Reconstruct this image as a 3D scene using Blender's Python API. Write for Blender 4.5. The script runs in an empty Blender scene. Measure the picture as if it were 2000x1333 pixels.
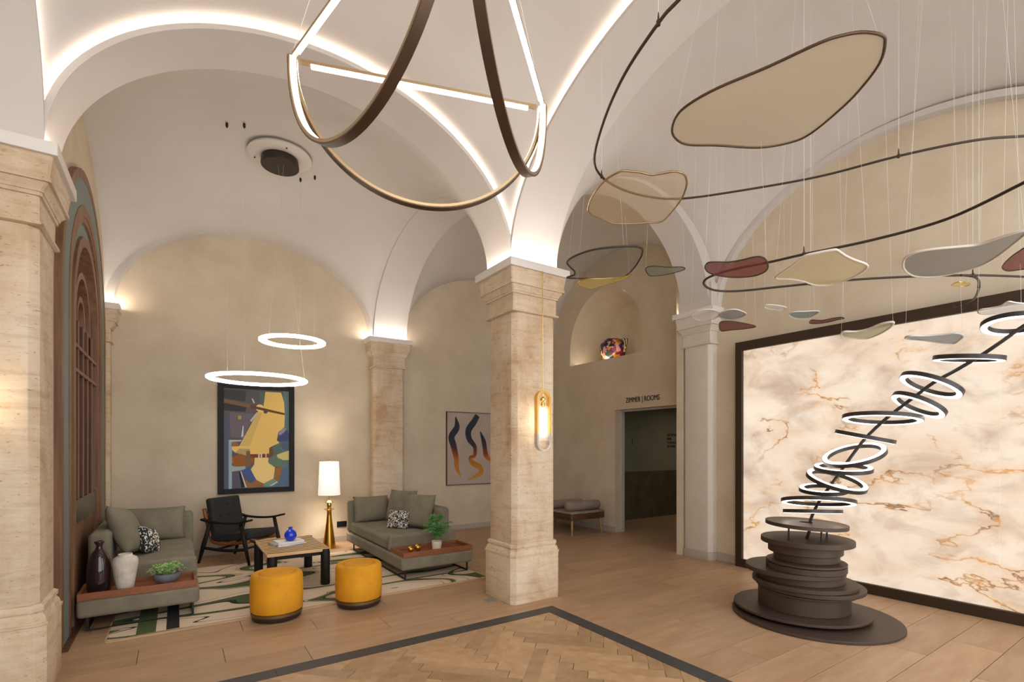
import bpy, bmesh, math, random
from mathutils import Vector, Matrix, Euler
random.seed(7)
PI = math.pi
S = bpy.context.scene
COL = S.collection

# ------------------------------------------------------------------ camera, world, exposure
F_PX, CAM_H = 969.5, 1.5
cam_d = bpy.data.cameras.new('camera')
cam_d.sensor_width = 36.0
cam_d.lens = F_PX / 2000 * 36
cam_d.shift_y = (875 - 666.5) / 2000
cam_d.clip_start = 0.05
cam = bpy.data.objects.new('camera', cam_d)
COL.objects.link(cam)
cam.location = (0, 0, CAM_H)
cam.rotation_euler = (PI / 2, 0, -math.atan(655 / F_PX))
S.camera = cam
W = bpy.data.worlds.new('world')
S.world = W
W.use_nodes = True
W.node_tree.nodes['Background'].inputs[0].default_value = (0.93, 0.955, 1.0, 1)
W.node_tree.nodes['Background'].inputs[1].default_value = 1.2
S.view_settings.view_transform = 'Standard'
S.view_settings.look = 'None'
S.view_settings.gamma = 1.0
S.view_settings.use_curve_mapping = False
S.view_settings.exposure = 1.4
S.cycles.use_denoising = True
S.cycles.max_bounces = 6
S.cycles.glossy_bounces = 2
S.cycles.transmission_bounces = 5
S.cycles.diffuse_bounces = 4
S.cycles.adaptive_threshold = .05
S.cycles.transparent_max_bounces = 8
S.cycles.sample_clamp_indirect = 6.0
LED_COVE, LED_CAP, LED_PEND, LED_RING, ALAB, PANEL = 5.5, 30.0, 3.2, 1.6, 4.6, .35

# ------------------------------------------------------------------ materials
def lin(c):
    return tuple(((x / 255) / 12.92 if x / 255 <= .04045 else ((x / 255 + .055) / 1.055) ** 2.4) for x in c) + (1,)
def mat(name, rgb, rough=.6, metal=0, var=0, vscale=4, rgb2=None, bump=0, bscale=40, stretch=None, spec=.4,
        coat=0, rand=0, sheen=0, trans=0, emis=0, emrgb=None, coords='Object', detail=4):
    m = bpy.data.materials.new(name); m.use_nodes = True
    nt = m.node_tree; b = nt.nodes['Principled BSDF']; L = nt.links
    b.inputs['Base Color'].default_value = lin(rgb)
    b.inputs['Roughness'].default_value = rough
    b.inputs['Metallic'].default_value = metal
    b.inputs['Specular IOR Level'].default_value = spec
    b.inputs['Coat Weight'].default_value = coat
    b.inputs['Sheen Weight'].default_value = sheen
    b.inputs['Transmission Weight'].default_value = trans
    if emis:
        b.inputs['Emission Color'].default_value = lin(emrgb or rgb)
        b.inputs['Emission Strength'].default_value = emis
    src = None
    if rgb2 is not None or bump or rand:
        tc = nt.nodes.new('ShaderNodeTexCoord'); mp = nt.nodes.new('ShaderNodeMapping')
        L.new(tc.outputs[coords], mp.inputs[0])
        if stretch: mp.inputs['Scale'].default_value = stretch
        if rand:
            oi = nt.nodes.new('ShaderNodeObjectInfo'); cmb = nt.nodes.new('ShaderNodeVectorMath'); cmb.operation = 'SCALE'
            cmb.inputs[0].default_value = (37, 23, 11); L.new(oi.outputs['Random'], cmb.inputs['Scale'])
            L.new(cmb.outputs[0], mp.inputs['Location'])
        src = mp
    col = None
    if rgb2 is not None:
        n = nt.nodes.new('ShaderNodeTexNoise'); n.inputs['Scale'].default_value = vscale
        n.inputs['Detail'].default_value = detail; n.inputs['Roughness'].default_value = .62
        L.new(src.outputs[0], n.inputs['Vector'])
        r = nt.nodes.new('ShaderNodeValToRGB'); r.color_ramp.elements[0].position = .3; r.color_ramp.elements[1].position = .7
        r.color_ramp.elements[0].color = lin(rgb); r.color_ramp.elements[1].color = lin(rgb2)
        L.new(n.outputs['Fac'], r.inputs[0]); col = r.outputs[0]
    if rand:
        hv = nt.nodes.new('ShaderNodeHueSaturation'); mr = nt.nodes.new('ShaderNodeMapRange')
        mr.inputs['To Min'].default_value = 1 - rand; mr.inputs['To Max'].default_value = 1 + rand
        L.new(oi.outputs['Random'], mr.inputs[0]); L.new(mr.outputs[0], hv.inputs['Value'])
        if col: L.new(col, hv.inputs['Color'])
        else: hv.inputs['Color'].default_value = lin(rgb)
        col = hv.outputs[0]
    if col: L.new(col, b.inputs['Base Color'])
    if bump:
        n2 = nt.nodes.new('ShaderNodeTexNoise'); n2.inputs['Scale'].default_value = bscale; n2.inputs['Detail'].default_value = 5
        L.new(src.outputs[0], n2.inputs['Vector'])
        bp = nt.nodes.new('ShaderNodeBump'); bp.inputs['Strength'].default_value = bump; bp.inputs['Distance'].default_value = .01
        L.new(n2.outputs['Fac'], bp.inputs['Height']); L.new(bp.outputs[0], b.inputs['Normal'])
    return m
M = {}
M['wall'] = mat('tan_plaster', (213, 198, 173), .85, rgb2=(196, 179, 153), vscale=1.7, detail=5)
M['vault'] = mat('vault_plaster', (206, 198, 190), .85, rgb2=(200, 191, 182), vscale=1.2, detail=2)
M['whitetrim'] = mat('white_trim', (222, 214, 205), .6)
M['stone_pale'] = mat('pale_painted_stone', (214, 203, 186), .75, rgb2=(205, 192, 174), vscale=3)
M['tile'] = mat('floor_tile', (182, 150, 117), .42, rgb2=(165, 131, 99), vscale=2.4, stretch=(1, 5, 1), rand=.08, detail=4)
M['herring'] = mat('herringbone_tile', (184, 152, 116), .42, rgb2=(164, 130, 94), vscale=3, stretch=(3, 3, 1), rand=.2, detail=3)
M['border'] = mat('dark_border', (70, 67, 66), .5, rgb2=(60, 57, 56), vscale=5, rand=.06)
M['grout'] = mat('grout', (86, 68, 52), .8)
M['skirting'] = mat('skirting', (176, 163, 148), .6)
M['walnut'] = mat('walnut', (142, 104, 76), .5, rgb2=(104, 72, 50), vscale=3, stretch=(6, 6, .5), detail=8)
M['walnut_dark'] = mat('walnut_dark', (104, 66, 46), .5, rgb2=(72, 44, 30), vscale=3, stretch=(6, 6, .5), detail=8)
M['tray'] = mat('tray_wood', (154, 94, 58), .45, rgb2=(120, 72, 44), vscale=4, stretch=(1, 8, 8), detail=8)
M['teal'] = mat('teal_panel', (116, 126, 121), .55)
M['bronze'] = mat('dark_bronze', (80, 66, 56), .5, metal=.35, rgb2=(74, 60, 50), vscale=2)
M['bronze_frame'] = mat('frame_bronze', (62, 46, 34), .5, metal=.3)
M['champagne'] = mat('champagne_metal', (172, 146, 110), .35, metal=.8)
M['armband'] = mat('brown_metal_band', (88, 68, 52), .4, metal=.6)
M['ringmetal'] = mat('graphite_metal', (64, 60, 58), .4, metal=.5)
M['metalpanel'] = mat('olive_grey_metal', (86, 78, 66), .35, metal=.6)
M['suede'] = mat('olive_suede', (134, 126, 106), .9, rgb2=(116, 108, 90), vscale=6, bump=.08, bscale=160, sheen=.04, detail=6)
M['black'] = mat('black_metal', (20, 19, 19), .45)
M['blackwood'] = mat('black_wood', (28, 23, 20), .55, spec=.25)
M['cushionblack'] = mat('charcoal_fabric', (45, 45, 45), .85, rgb2=(36, 36, 37), vscale=20, bump=.1, bscale=150)
M['chairwood'] = mat('chair_teak', (150, 88, 40), .4, rgb2=(120, 66, 28), vscale=5, stretch=(2, 2, 8))
M['mustard'] = mat('mustard_velvet', (226, 160, 28), .8, rgb2=(206, 140, 22), vscale=5, sheen=0, detail=4, bump=.04, bscale=60)
M['brasspouf'] = mat('dull_brass', (120, 96, 62), .4, metal=.7)
M['darkbase'] = mat('dark_brown_base', (48, 30, 24), .5)
M['gold'] = mat('gold_metal', (214, 160, 70), .28, metal=1.0)
M['brass'] = mat('brass', (226, 188, 110), .25, metal=1.0)
M['chrome'] = mat('chrome', (190, 190, 190), .15, metal=1.0)
M['slat'] = mat('table_slat_oak', (228, 190, 138), .45, rgb2=(208, 166, 114), vscale=4, stretch=(1, 8, 8))
M['blueglass'] = mat('cobalt_glass', (26, 66, 225), .08, trans=.25, coat=.5)
M['brownglass'] = mat('amethyst_glass', (62, 40, 40), .06, trans=.55, coat=.6)
M['ceramic'] = mat('crackled_ceramic', (226, 218, 204), .55, rgb2=(196, 184, 166), vscale=14, bump=.25, bscale=60, detail=9)
M['greybowl'] = mat('grey_bowl', (122, 122, 128), .55, rgb2=(104, 104, 110), vscale=8)
M['succulent'] = mat('succulent_green', (178, 206, 134), .5, rgb2=(136, 180, 104), vscale=30)
M['leafgreen'] = mat('leaf_green', (124, 176, 104), .55, rgb2=(84, 140, 76), vscale=30)
M['potwhite'] = mat('white_pot', (222, 210, 196), .6)
M['paper'] = mat('book_paper', (232, 228, 222), .7)
M['bookcover'] = mat('book_cover', (206, 206, 210), .5, rgb2=(120, 122, 134), vscale=9)
M['shade'] = mat('lamp_shade', (250, 248, 242), .9, emis=.26, emrgb=(255, 248, 236))
M['socket'] = mat('socket_black', (22, 22, 22), .4)
M['floorplate'] = mat('floor_plate', (150, 148, 142), .4, metal=.4)
M['door_trim'] = mat('door_trim', (196, 190, 182), .5)
M['letter'] = mat('letter_dark', (52, 40, 30), .5)
M['corridor'] = mat('corridor_green', (132, 128, 108), .85, rgb2=(124, 118, 98), vscale=2)
M['wainscot'] = mat('corridor_marble', (104, 92, 70), .5, rgb2=(76, 68, 52), vscale=4, detail=9)
M['bench'] = mat('bench_fabric', (150, 132, 116), .9, rgb2=(128, 110, 98), vscale=9, stretch=(1, 1, 1))
M['benchwood'] = mat('bench_walnut', (92, 56, 38), .45, rgb2=(68, 40, 27), vscale=4)
M['benchleg'] = mat('bench_leg', (160, 124, 84), .5)
M['canopy_white'] = mat('canopy_white', (206, 196, 184), .7)
M['canopy_dark'] = mat('canopy_dark', (58, 48, 40), .45, metal=.4)
M['wire'] = mat('steel_wire', (214, 209, 202), .5)
M['rail'] = mat('rail_bronze', (62, 48, 38), .45, metal=.4)
M['led'] = mat('cove_light', (255, 238, 214), emis=LED_COVE, emrgb=(255, 245, 234))
M['ledcap'] = mat('cap_light', (255, 238, 214), emis=LED_CAP, emrgb=(255, 245, 234))
M['ledpend'] = mat('pendant_light', (255, 240, 220), emis=LED_PEND, emrgb=(255, 243, 230))
M['ledring'] = mat('ring_light', (255, 252, 248), emis=LED_RING, emrgb=(255, 246, 236))
M['tube'] = mat('glass_tube_light', (255, 250, 244), emis=7.0, emrgb=(255, 247, 238))

M['corridorfill'] = mat('corridor_fill_lens', (255, 246, 232), emis=70.0, emrgb=(255, 244, 226))  # for the lamp added to brighten the corridor
M['nicheled'] = mat('niche_led', (255, 244, 226), emis=9.0, emrgb=(255, 236, 206))
def ramp_mat(name, fn, rough=.8):
    m = bpy.data.materials.new(name); m.use_nodes = True
    nt = m.node_tree; b = nt.nodes['Principled BSDF']; b.inputs['Roughness'].default_value = rough
    fn(nt, b, nt.links); return m
def ramp(nt, stops, interp='LINEAR'):
    r = nt.nodes.new('ShaderNodeValToRGB'); r.color_ramp.interpolation = interp
    e = r.color_ramp.elements
    while len(e) < len(stops): e.new(.5)
    for k, (p, c) in enumerate(stops): e[k].position = p; e[k].color = lin(c) if len(c) == 3 else c
    return r
def noise(nt, L, vec, scale, detail=3, dist=0, rough=.5):
    n = nt.nodes.new('ShaderNodeTexNoise'); n.inputs['Scale'].default_value = scale; n.inputs['Detail'].default_value = detail
    n.inputs['Distortion'].default_value = dist; n.inputs['Roughness'].default_value = rough
    if vec: L.new(vec, n.inputs['Vector'])
    return n
def mapping(nt, L, rot=(0, 0, 0), sc=(1, 1, 1), loc=(0, 0, 0)):
    tc = nt.nodes.new('ShaderNodeTexCoord'); mp = nt.nodes.new('ShaderNodeMapping')
    mp.inputs['Rotation'].default_value = rot; mp.inputs['Scale'].default_value = sc; mp.inputs['Location'].default_value = loc
    L.new(tc.outputs['Object'], mp.inputs[0]); return mp.outputs[0]
def mixc(nt, L, fac, a, b, mode='MIX'):
    x = nt.nodes.new('ShaderNodeMix'); x.data_type = 'RGBA'; x.blend_type = mode
    for s, v in ((0, fac), (6, a), (7, b)):
        if hasattr(v, 'is_output'): L.new(v, x.inputs[s])
        elif isinstance(v, (int, float)): x.inputs[s].default_value = v
        else: x.inputs[s].default_value = lin(v)
    return x.outputs[2]
def trav_fn(nt, b, L):
    v = mapping(nt, L, (0, 0, 0), (1, 1, .6), (2, 3, .4)); n = noise(nt, L, v, 1.8, 6, .4, .65)
    c1 = ramp(nt, [(.3, (224, 210, 188)), (.5, (212, 191, 162)), (.68, (186, 153, 117))]); L.new(n.outputs['Fac'], c1.inputs[0])
    v2 = mapping(nt, L, (.03, .04, 0), (1.2, 1.2, 9)); n2 = noise(nt, L, v2, 1.6, 5, .3, .6)
    st = ramp(nt, [(.3, (206, 186, 158)), (.5, (255, 255, 255)), (.7, (232, 218, 200))]); L.new(n2.outputs['Fac'], st.inputs[0])
    c = mixc(nt, L, .55, c1.outputs[0], st.outputs[0], 'MULTIPLY')
    v3 = mapping(nt, L, (0, 0, 0), (1, 1, 2.5)); n3 = noise(nt, L, v3, 26, 4, 0, .6)
    pit = ramp(nt, [(.30, (150, 118, 84)), (.39, (255, 255, 255))]); L.new(n3.outputs['Fac'], pit.inputs[0])
    c = mixc(nt, L, .6, c, pit.outputs[0], 'MULTIPLY'); L.new(c, b.inputs['Base Color'])
    bp = nt.nodes.new('ShaderNodeBump'); bp.inputs['Strength'].default_value = .35; bp.inputs['Distance'].default_value = .008
    L.new(n3.outputs['Fac'], bp.inputs['Height']); L.new(bp.outputs[0], b.inputs['Normal']); b.inputs['Roughness'].default_value = .75
M['stone'] = ramp_mat('travertine', trav_fn)
def rug_fn(nt, b, L):
    v = mapping(nt, L, (0, 0, .5), (.6, 1.25, 1), (.3, .2, 0))
    n = noise(nt, L, v, .8, 1.0, .8)
    cr, gr, bk, sd = (212, 192, 166), (74, 88, 48), (30, 28, 26), (188, 162, 132)
    r = ramp(nt, [(0, cr), (.27, bk), (.278, gr), (.315, bk), (.323, cr), (.385, bk), (.39, cr), (.43, sd), (.45, bk), (.458, gr), (.485, cr),
                  (.49, bk), (.496, cr), (.575, bk), (.579, cr), (.625, bk), (.632, gr), (.662, bk), (.67, cr)], 'CONSTANT')
    L.new(n.outputs['Fac'], r.inputs[0]); L.new(r.outputs[0], b.inputs['Base Color'])
    b.inputs['Roughness'].default_value = .95
M['rug'] = ramp_mat('swirl_rug', rug_fn)
M['rugedge'] = mat('rug_edge', (186, 156, 118), .95)
M['ruggreen'] = mat('rug_green_stripe', (74, 88, 48), .95)
M['rugblack'] = mat('rug_black_stripe', (32, 30, 30), .95)
def onyx_fn(nt, b, L):
    v = mapping(nt, L, (.75, 0, 0), (1, .8, 1.6))
    v2 = mapping(nt, L, (-.6, 0, 0), (1, .9, 1.5), (3, 1, 2))
    n1 = noise(nt, L, v, 1.5, 8, .35, .6)
    base = ramp(nt, [(.28, (222, 196, 172)), (.45, (240, 220, 198)), (.6, (249, 235, 218)), (.75, (240, 210, 176))])
    L.new(n1.outputs['Fac'], base.inputs[0])
    n2 = noise(nt, L, v2, 2.1, 8, .5, .62)
    grey = ramp(nt, [(.32, (190, 174, 166)), (.52, (250, 246, 242)), (1, (255, 255, 255))])
    L.new(n2.outputs['Fac'], grey.inputs[0])
    c = mixc(nt, L, .8, base.outputs[0], grey.outputs[0], 'MULTIPLY')
    v3 = mapping(nt, L, (.35, 0, 0), (1, .75, 1.5), (5, .6, 1.7))
    n3 = noise(nt, L, v3, 1.0, 6, .25, .6)
    vein = ramp(nt, [(.486, (0, 0, 0)), (.500, (255, 255, 255)), (.503, (255, 255, 255)), (.509, (0, 0, 0))])
    L.new(n3.outputs['Fac'], vein.inputs[0])
    n4 = noise(nt, L, v2, 1.1, 3, .3)
    msk = ramp(nt, [(.485, (0, 0, 0)), (.58, (255, 255, 255))]); L.new(n4.outputs['Fac'], msk.inputs[0])
    mm = nt.nodes.new('ShaderNodeMath'); mm.operation = 'MULTIPLY'
    L.new(vein.outputs[0], mm.inputs[0]); L.new(msk.outputs[0], mm.inputs[1])
    n5 = noise(nt, L, v, 6, 4)
    vc = ramp(nt, [(.42, (214, 150, 70)), (.6, (128, 82, 44))]); L.new(n5.outputs['Fac'], vc.inputs[0])
    glow = ramp(nt, [(.44, (0, 0, 0)), (.5, (150, 150, 150)), (.56, (0, 0, 0))]); L.new(n3.outputs['Fac'], glow.inputs[0])
    m5 = nt.nodes.new('ShaderNodeMath'); m5.operation = 'MULTIPLY'; L.new(glow.outputs[0], m5.inputs[0]); L.new(msk.outputs[0], m5.inputs[1])
    c = mixc(nt, L, m5.outputs[0], c, (232, 176, 104))
    c = mixc(nt, L, mm.outputs[0], c, vc.outputs[0])
    b.inputs['Base Color'].default_value = lin((120, 108, 96)); b.inputs['Roughness'].default_value = .18
    L.new(c, b.inputs['Emission Color']); b.inputs['Emission Strength'].default_value = PANEL
M['onyx'] = ramp_mat('backlit_onyx', onyx_fn)
def alab_fn(nt, b, L):
    v = mapping(nt, L); n = noise(nt, L, v, 7, 6, 1.2, .65)
    r = ramp(nt, [(.36, (60, 48, 38)), (.42, (150, 130, 110)), (.45, (255, 250, 242)), (1, (255, 252, 246))]); L.new(n.outputs['Fac'], r.inputs[0])
    L.new(r.outputs[0], b.inputs['Emission Color']); b.inputs['Emission Strength'].default_value = ALAB
    b.inputs['Base Color'].default_value = (.8, .78, .74, 1)
M['alabaster'] = ramp_mat('glowing_alabaster', alab_fn, .4)
def spot_fn(sc, d, th):
    def fn(nt, b, L):
        v = mapping(nt, L, (.4, .3, .2)); n = noise(nt, L, v, sc, 2, d)
        r = ramp(nt, [(0, (24, 27, 34)), (th, (222, 214, 198))], 'CONSTANT'); L.new(n.outputs['Fac'], r.inputs[0])
        L.new(r.outputs[0], b.inputs['Base Color'])
    return fn
M['spotted'] = ramp_mat('spotted_fabric', spot_fn(42, .5, .54))
M['scribble'] = ramp_mat('scribbled_fabric', spot_fn(30, 2.0, .52))
def floral_fn(nt, b, L):
    v = mapping(nt, L); n = noise(nt, L, v, 6, 2, .5)
    vm = nt.nodes.new('ShaderNodeVectorMath'); vm.operation = 'MULTIPLY_ADD'; vm.inputs[1].default_value = (.3, .3, .3)
    L.new(n.outputs['Color'], vm.inputs[0]); L.new(v, vm.inputs[2])
    vo = nt.nodes.new('ShaderNodeTexVoronoi'); vo.inputs['Scale'].default_value = 11; L.new(vm.outputs[0], vo.inputs['Vector'])
    sp = nt.nodes.new('ShaderNodeSeparateColor'); L.new(vo.outputs['Color'], sp.inputs[0])
    r = ramp(nt, [(0, (42, 50, 40)), (.16, (150, 24, 26)), (.3, (206, 120, 24)), (.42, (34, 44, 86)), (.54, (212, 150, 150)),
                  (.64, (58, 78, 62)), (.76, (122, 40, 52)), (.88, (196, 162, 40)), (.95, (228, 214, 200))], 'CONSTANT')
    L.new(sp.outputs[0], r.inputs[0]); L.new(r.outputs[0], b.inputs['Base Color']); b.inputs['Roughness'].default_value = .25
M['floral'] = ramp_mat('painted_flowers', floral_fn)
def stroke_fn(nt, b, L):
    tc = nt.nodes.new('ShaderNodeTexCoord'); sx = nt.nodes.new('ShaderNodeSeparateXYZ'); L.new(tc.outputs['Object'], sx.inputs[0])
    n = noise(nt, L, tc.outputs['Object'], 9, 3); ma = nt.nodes.new('ShaderNodeMath'); ma.operation = 'MULTIPLY_ADD'; ma.inputs[1].default_value = .25
    L.new(n.outputs['Fac'], ma.inputs[0]); L.new(sx.outputs['Z'], ma.inputs[2])
    mr = nt.nodes.new('ShaderNodeMapRange'); mr.inputs['From Min'].default_value = .1; mr.inputs['From Max'].default_value = 1.4; L.new(ma.outputs[0], mr.inputs[0])
    r = ramp(nt, [(.1, (196, 140, 46)), (.36, (184, 112, 36)), (.46, (140, 62, 26)), (.56, (62, 48, 48)), (.7, (38, 40, 52)), (1, (44, 52, 62))])
    L.new(mr.outputs[0], r.inputs[0]); L.new(r.outputs[0], b.inputs['Base Color'])
M['stroke'] = ramp_mat('ink_stroke', stroke_fn)
M['canvas2'] = mat('pale_canvas', (186, 170, 156), .9, rgb2=(176, 158, 146), vscale=3)
def leaf_mat(name, rgb, alpha):
    m = bpy.data.materials.new(name); m.use_nodes = True
    nt = m.node_tree; nt.nodes.remove(nt.nodes['Principled BSDF']); L = nt.links
    out = nt.nodes['Material Output']
    d = nt.nodes.new('ShaderNodeBsdfDiffuse'); d.inputs[0].default_value = lin(rgb)
    t = nt.nodes.new('ShaderNodeBsdfTranslucent'); t.inputs[0].default_value = lin(rgb)
    p = nt.nodes.new('ShaderNodeBsdfTransparent')
    a = nt.nodes.new('ShaderNodeMixShader'); a.inputs[0].default_value = .45; L.new(d.outputs[0], a.inputs[1]); L.new(t.outputs[0], a.inputs[2])
    x = nt.nodes.new('ShaderNodeMixShader'); x.inputs[0].default_value = alpha; L.new(p.outputs[0], x.inputs[1]); L.new(a.outputs[0], x.inputs[2])
    L.new(x.outputs[0], out.inputs[0]); return m
M['clear'] = leaf_mat('clear_glass_tube', (235, 238, 240), .14)

# ------------------------------------------------------------------ mesh helpers
OFF = {}
class MB:
    def __init__(s, mtx=None): s.v = []; s.f = []; s.mi = []; s.cur = 0; s.M = mtx
    def add(s, vs, fs):
        o = len(s.v)
        s.v += [tuple(s.M @ Vector(p)) if s.M else tuple(p) for p in vs]
        for f in fs: s.f.append([i + o for i in f]); s.mi.append(s.cur)
        return s
    def box(s, x0, x1, y0, y1, z0, z1):
        return s.add([(x0, y0, z0), (x1, y0, z0), (x1, y1, z0), (x0, y1, z0), (x0, y0, z1), (x1, y0, z1), (x1, y1, z1), (x0, y1, z1)],
                     [(0, 3, 2, 1), (4, 5, 6, 7), (0, 1, 5, 4), (1, 2, 6, 5), (2, 3, 7, 6), (3, 0, 4, 7)])
    def loft(s, rings, closed=False, cap=True):
        n = len(rings[0]); vs = [p for r in rings for p in r]; fs = []
        m = len(rings)
        for i in range(m if closed else m - 1):
            for j in range(n):
                a, b_ = i * n, ((i + 1) % m) * n
                fs.append((a + j, a + (j + 1) % n, b_ + (j + 1) % n, b_ + j))
        if cap and not closed:
            fs.append(tuple(range(n))[::-1]); fs.append(tuple((m - 1) * n + j for j in range(n)))
        return s.add(vs, fs)
    def tube(s, path, r, n=8, closed=False, cap=True):
        P = [Vector(p) for p in path]; rings = []
        m = len(P); up = Vector((0, 0, 1)); prev = None
        for i in range(m):
            if closed: t = (P[(i + 1) % m] - P[i - 1])
            else: t = P[min(i + 1, m - 1)] - P[max(i - 1, 0)]
            t.normalize()
            if prev is None:
                u = up if abs(t.dot(up)) < .95 else Vector((1, 0, 0)); a = t.cross(u).normalized()
            else:
                a = (prev - t * prev.dot(t)).normalized()
            prev = a; b_ = t.cross(a)
            rr = r[i] if isinstance(r, (list, tuple)) else r
            rings.append([tuple(P[i] + (a * math.cos(2 * PI * k / n) + b_ * math.sin(2 * PI * k / n)) * rr) for k in range(n)])
        return s.loft(rings, closed, cap)
    def lathe(s, prof, c=(0, 0), n=32, cap=True, sx=1, sy=1):
        return s.loft([[(c[0] + r * sx * math.cos(2 * PI * k / n), c[1] + r * sy * math.sin(2 * PI * k / n), z) for k in range(n)] for r, z in prof], cap=cap)
    def prism(s, poly, d0, d1, axis='z'):
        n = len(poly)
        def pt(p, d): return {'z': (p[0], p[1], d), 'y': (p[0], d, p[1]), 'x': (d, p[0], p[1])}[axis]
        vs = [pt(p, d0) for p in poly] + [pt(p, d1) for p in poly]
        return s.add(vs, [tuple(range(n))[::-1], tuple(range(n, 2 * n))] + [(i, (i + 1) % n, n + (i + 1) % n, n + i) for i in range(n)])
    def build(s, name, m, parent=None, smooth=False, bevel=0, seg=3, solid=0):
        me = bpy.data.meshes.new(name)
        if parent is not None: o3 = Vector(OFF[parent])
        else:
            xs, ys, zs = zip(*s.v); o3 = Vector(((min(xs) + max(xs)) / 2, (min(ys) + max(ys)) / 2, min(zs)))
        me.from_pydata([tuple(Vector(p) - o3) for p in s.v], [], s.f)
        ms = m if isinstance(m, (list, tuple)) else [m]
        for x in ms: me.materials.append(M[x])
        if len(ms) > 1: me.polygons.foreach_set('material_index', s.mi)
        bm = bmesh.new(); bm.from_mesh(me); bmesh.ops.recalc_face_normals(bm, faces=bm.faces); bm.to_mesh(me); bm.free()
        if smooth:
            me.polygons.foreach_set('use_smooth', [True] * len(me.polygons))
            if smooth != 'all': me.set_sharp_from_angle(angle=math.radians(smooth if smooth is not True else 40))
        me.update()
        o = bpy.data.objects.new(name, me); COL.objects.link(o)
        if parent is not None: o.parent = parent; OFF[o] = OFF[parent]
        else: o.location = o3; OFF[o] = tuple(o3)
        if bevel:
            b = o.modifiers.new('bevel', 'BEVEL'); b.width = bevel; b.segments = seg; b.limit_method = 'ANGLE'; b.angle_limit = .6
            me.polygons.foreach_set('use_smooth', [True] * len(me.polygons)); me.set_sharp_from_angle(angle=math.radians(50))
        if solid:
            b = o.modifiers.new('thickness', 'SOLIDIFY'); b.thickness = solid
        return o
def tag(o, label=None, cat=None, group=None, kind=None):
    if label: o['label'] = label
    if cat: o['category'] = cat
    if group: o['group'] = group
    if kind: o['kind'] = kind
    return o
def thing(name, label, cat, loc, group=None):
    o = bpy.data.objects.new(name, None); COL.objects.link(o); o.location = loc; o.empty_display_size = .1
    OFF[o] = tuple(loc); return tag(o, label, cat, group)
def struct(mb, name, m, **k):
    return tag(mb.build(name, m, **k), kind='structure')
def B(x0, x1, y0, y1, z0, z1): return MB().box(x0, x1, y0, y1, z0, z1)
def crom(P, n=6, closed=True):
    out = []; m = len(P); P = [Vector(p) for p in P]
    for i in range(m if closed else m - 1):
        g = (lambda k: P[k % m]) if closed else (lambda k: P[max(0, min(m - 1, k))])
        p0, p1, p2, p3 = g(i - 1), g(i), g(i + 1), g(i + 2)
        for k in range(n):
            t = k / n
            out.append(.5 * ((2 * p1) + (p2 - p0) * t + (2 * p0 - 5 * p1 + 4 * p2 - p3) * t * t + (3 * p1 - p0 - 3 * p2 + p3) * t ** 3))
    if not closed: out.append(P[-1])
    return out

# ------------------------------------------------------------------ structure
ZB = 3.28
YB, XL, XP, XD = 8.1, -.74, 5.98, 6.42
# floor with separate tiles, border strips and herringbone blocks
floor = struct(B(-2.7, 7.2, -1.2, 8.3, -.06, -.004), 'floor', 'grout')
TILES = {}
def poly_tile(name, poly, m, z=0.0, th=.004, gap=.0022):
    cx = sum(p[0] for p in poly) / len(poly); cy = sum(p[1] for p in poly) / len(poly)
    key = (name, tuple((round(p[0] - cx, 3), round(p[1] - cy, 3)) for p in poly))
    if key not in TILES:
        me = bpy.data.meshes.new(name)
        mx = max(math.hypot(p[0] - cx, p[1] - cy) for p in poly); q = []
        for p in poly:
            dx, dy = p[0] - cx, p[1] - cy
            q.append((dx - math.copysign(min(gap, abs(dx) * .3), dx), dy - math.copysign(min(gap, abs(dy) * .3), dy)))
        n = len(q)
        me.from_pydata([(a, b_, -th) for a, b_ in q] + [(a, b_, 0) for a, b_ in q], [],
                       [tuple(range(n))[::-1], tuple(range(n, 2 * n))] + [(i, (i + 1) % n, n + (i + 1) % n, n + i) for i in range(n)])
        me.materials.append(M[m]); TILES[key] = me
    o = bpy.data.objects.new(name, TILES[key]); COL.objects.link(o); o.parent = floor
    o.location = (cx - OFF[floor][0], cy - OFF[floor][1], z - OFF[floor][2]); return o
BX, BY, BWD = 2.95, 3.69, .136
def rows(x0, x1, y0, y1, w=.3, l=1.2):
    r = 0; y = y0
    while y < y1 - .01:
        yb = min(y + w, y1); x = x0 - (r * .43 % 1) * l; r += 1
        while x < x1 - .01:
            a, b_ = max(x, x0), min(x + l, x1)
            if b_ - a > .02: poly_tile('floor_tile', [(a, y), (b_, y), (b_, yb), (a, yb)], 'tile')
            x += l
        y = yb
rows(-1.6, 6.7, BY, YB); rows(BX, XP, BY - 3.6, BY)
for k in range(5):
    x1 = BX - k * .8; poly_tile('border_strip', [(x1 - .8, BY - BWD), (x1, BY - BWD), (x1, BY), (x1 - .8, BY)], 'border', gap=.001)
    y1 = BY - BWD - k * .8; poly_tile('border_strip', [(BX - BWD, y1 - .8), (BX, y1 - .8), (BX, y1), (BX - BWD, y1)], 'border', gap=.001)
def clip(poly, x0, x1, y0, y1):
    for ax, lim, sg in ((0, x0, 1), (0, x1, -1), (1, y0, 1), (1, y1, -1)):
        out = []
        for i in range(len(poly)):
            a, b_ = poly[i - 1], poly[i]; da, db = sg * (a[ax] - lim), sg * (b_[ax] - lim)
            if (da >= 0) != (db >= 0):
                t = da / (da - db); out.append((a[0] + (b_[0] - a[0]) * t, a[1] + (b_[1] - a[1]) * t))
            if db >= 0: out.append(b_)
        poly = out
        if len(poly) < 3: return []
    return poly
hw, hl = .102, .612
c45 = math.sqrt(.5); n_h = 0
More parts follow.
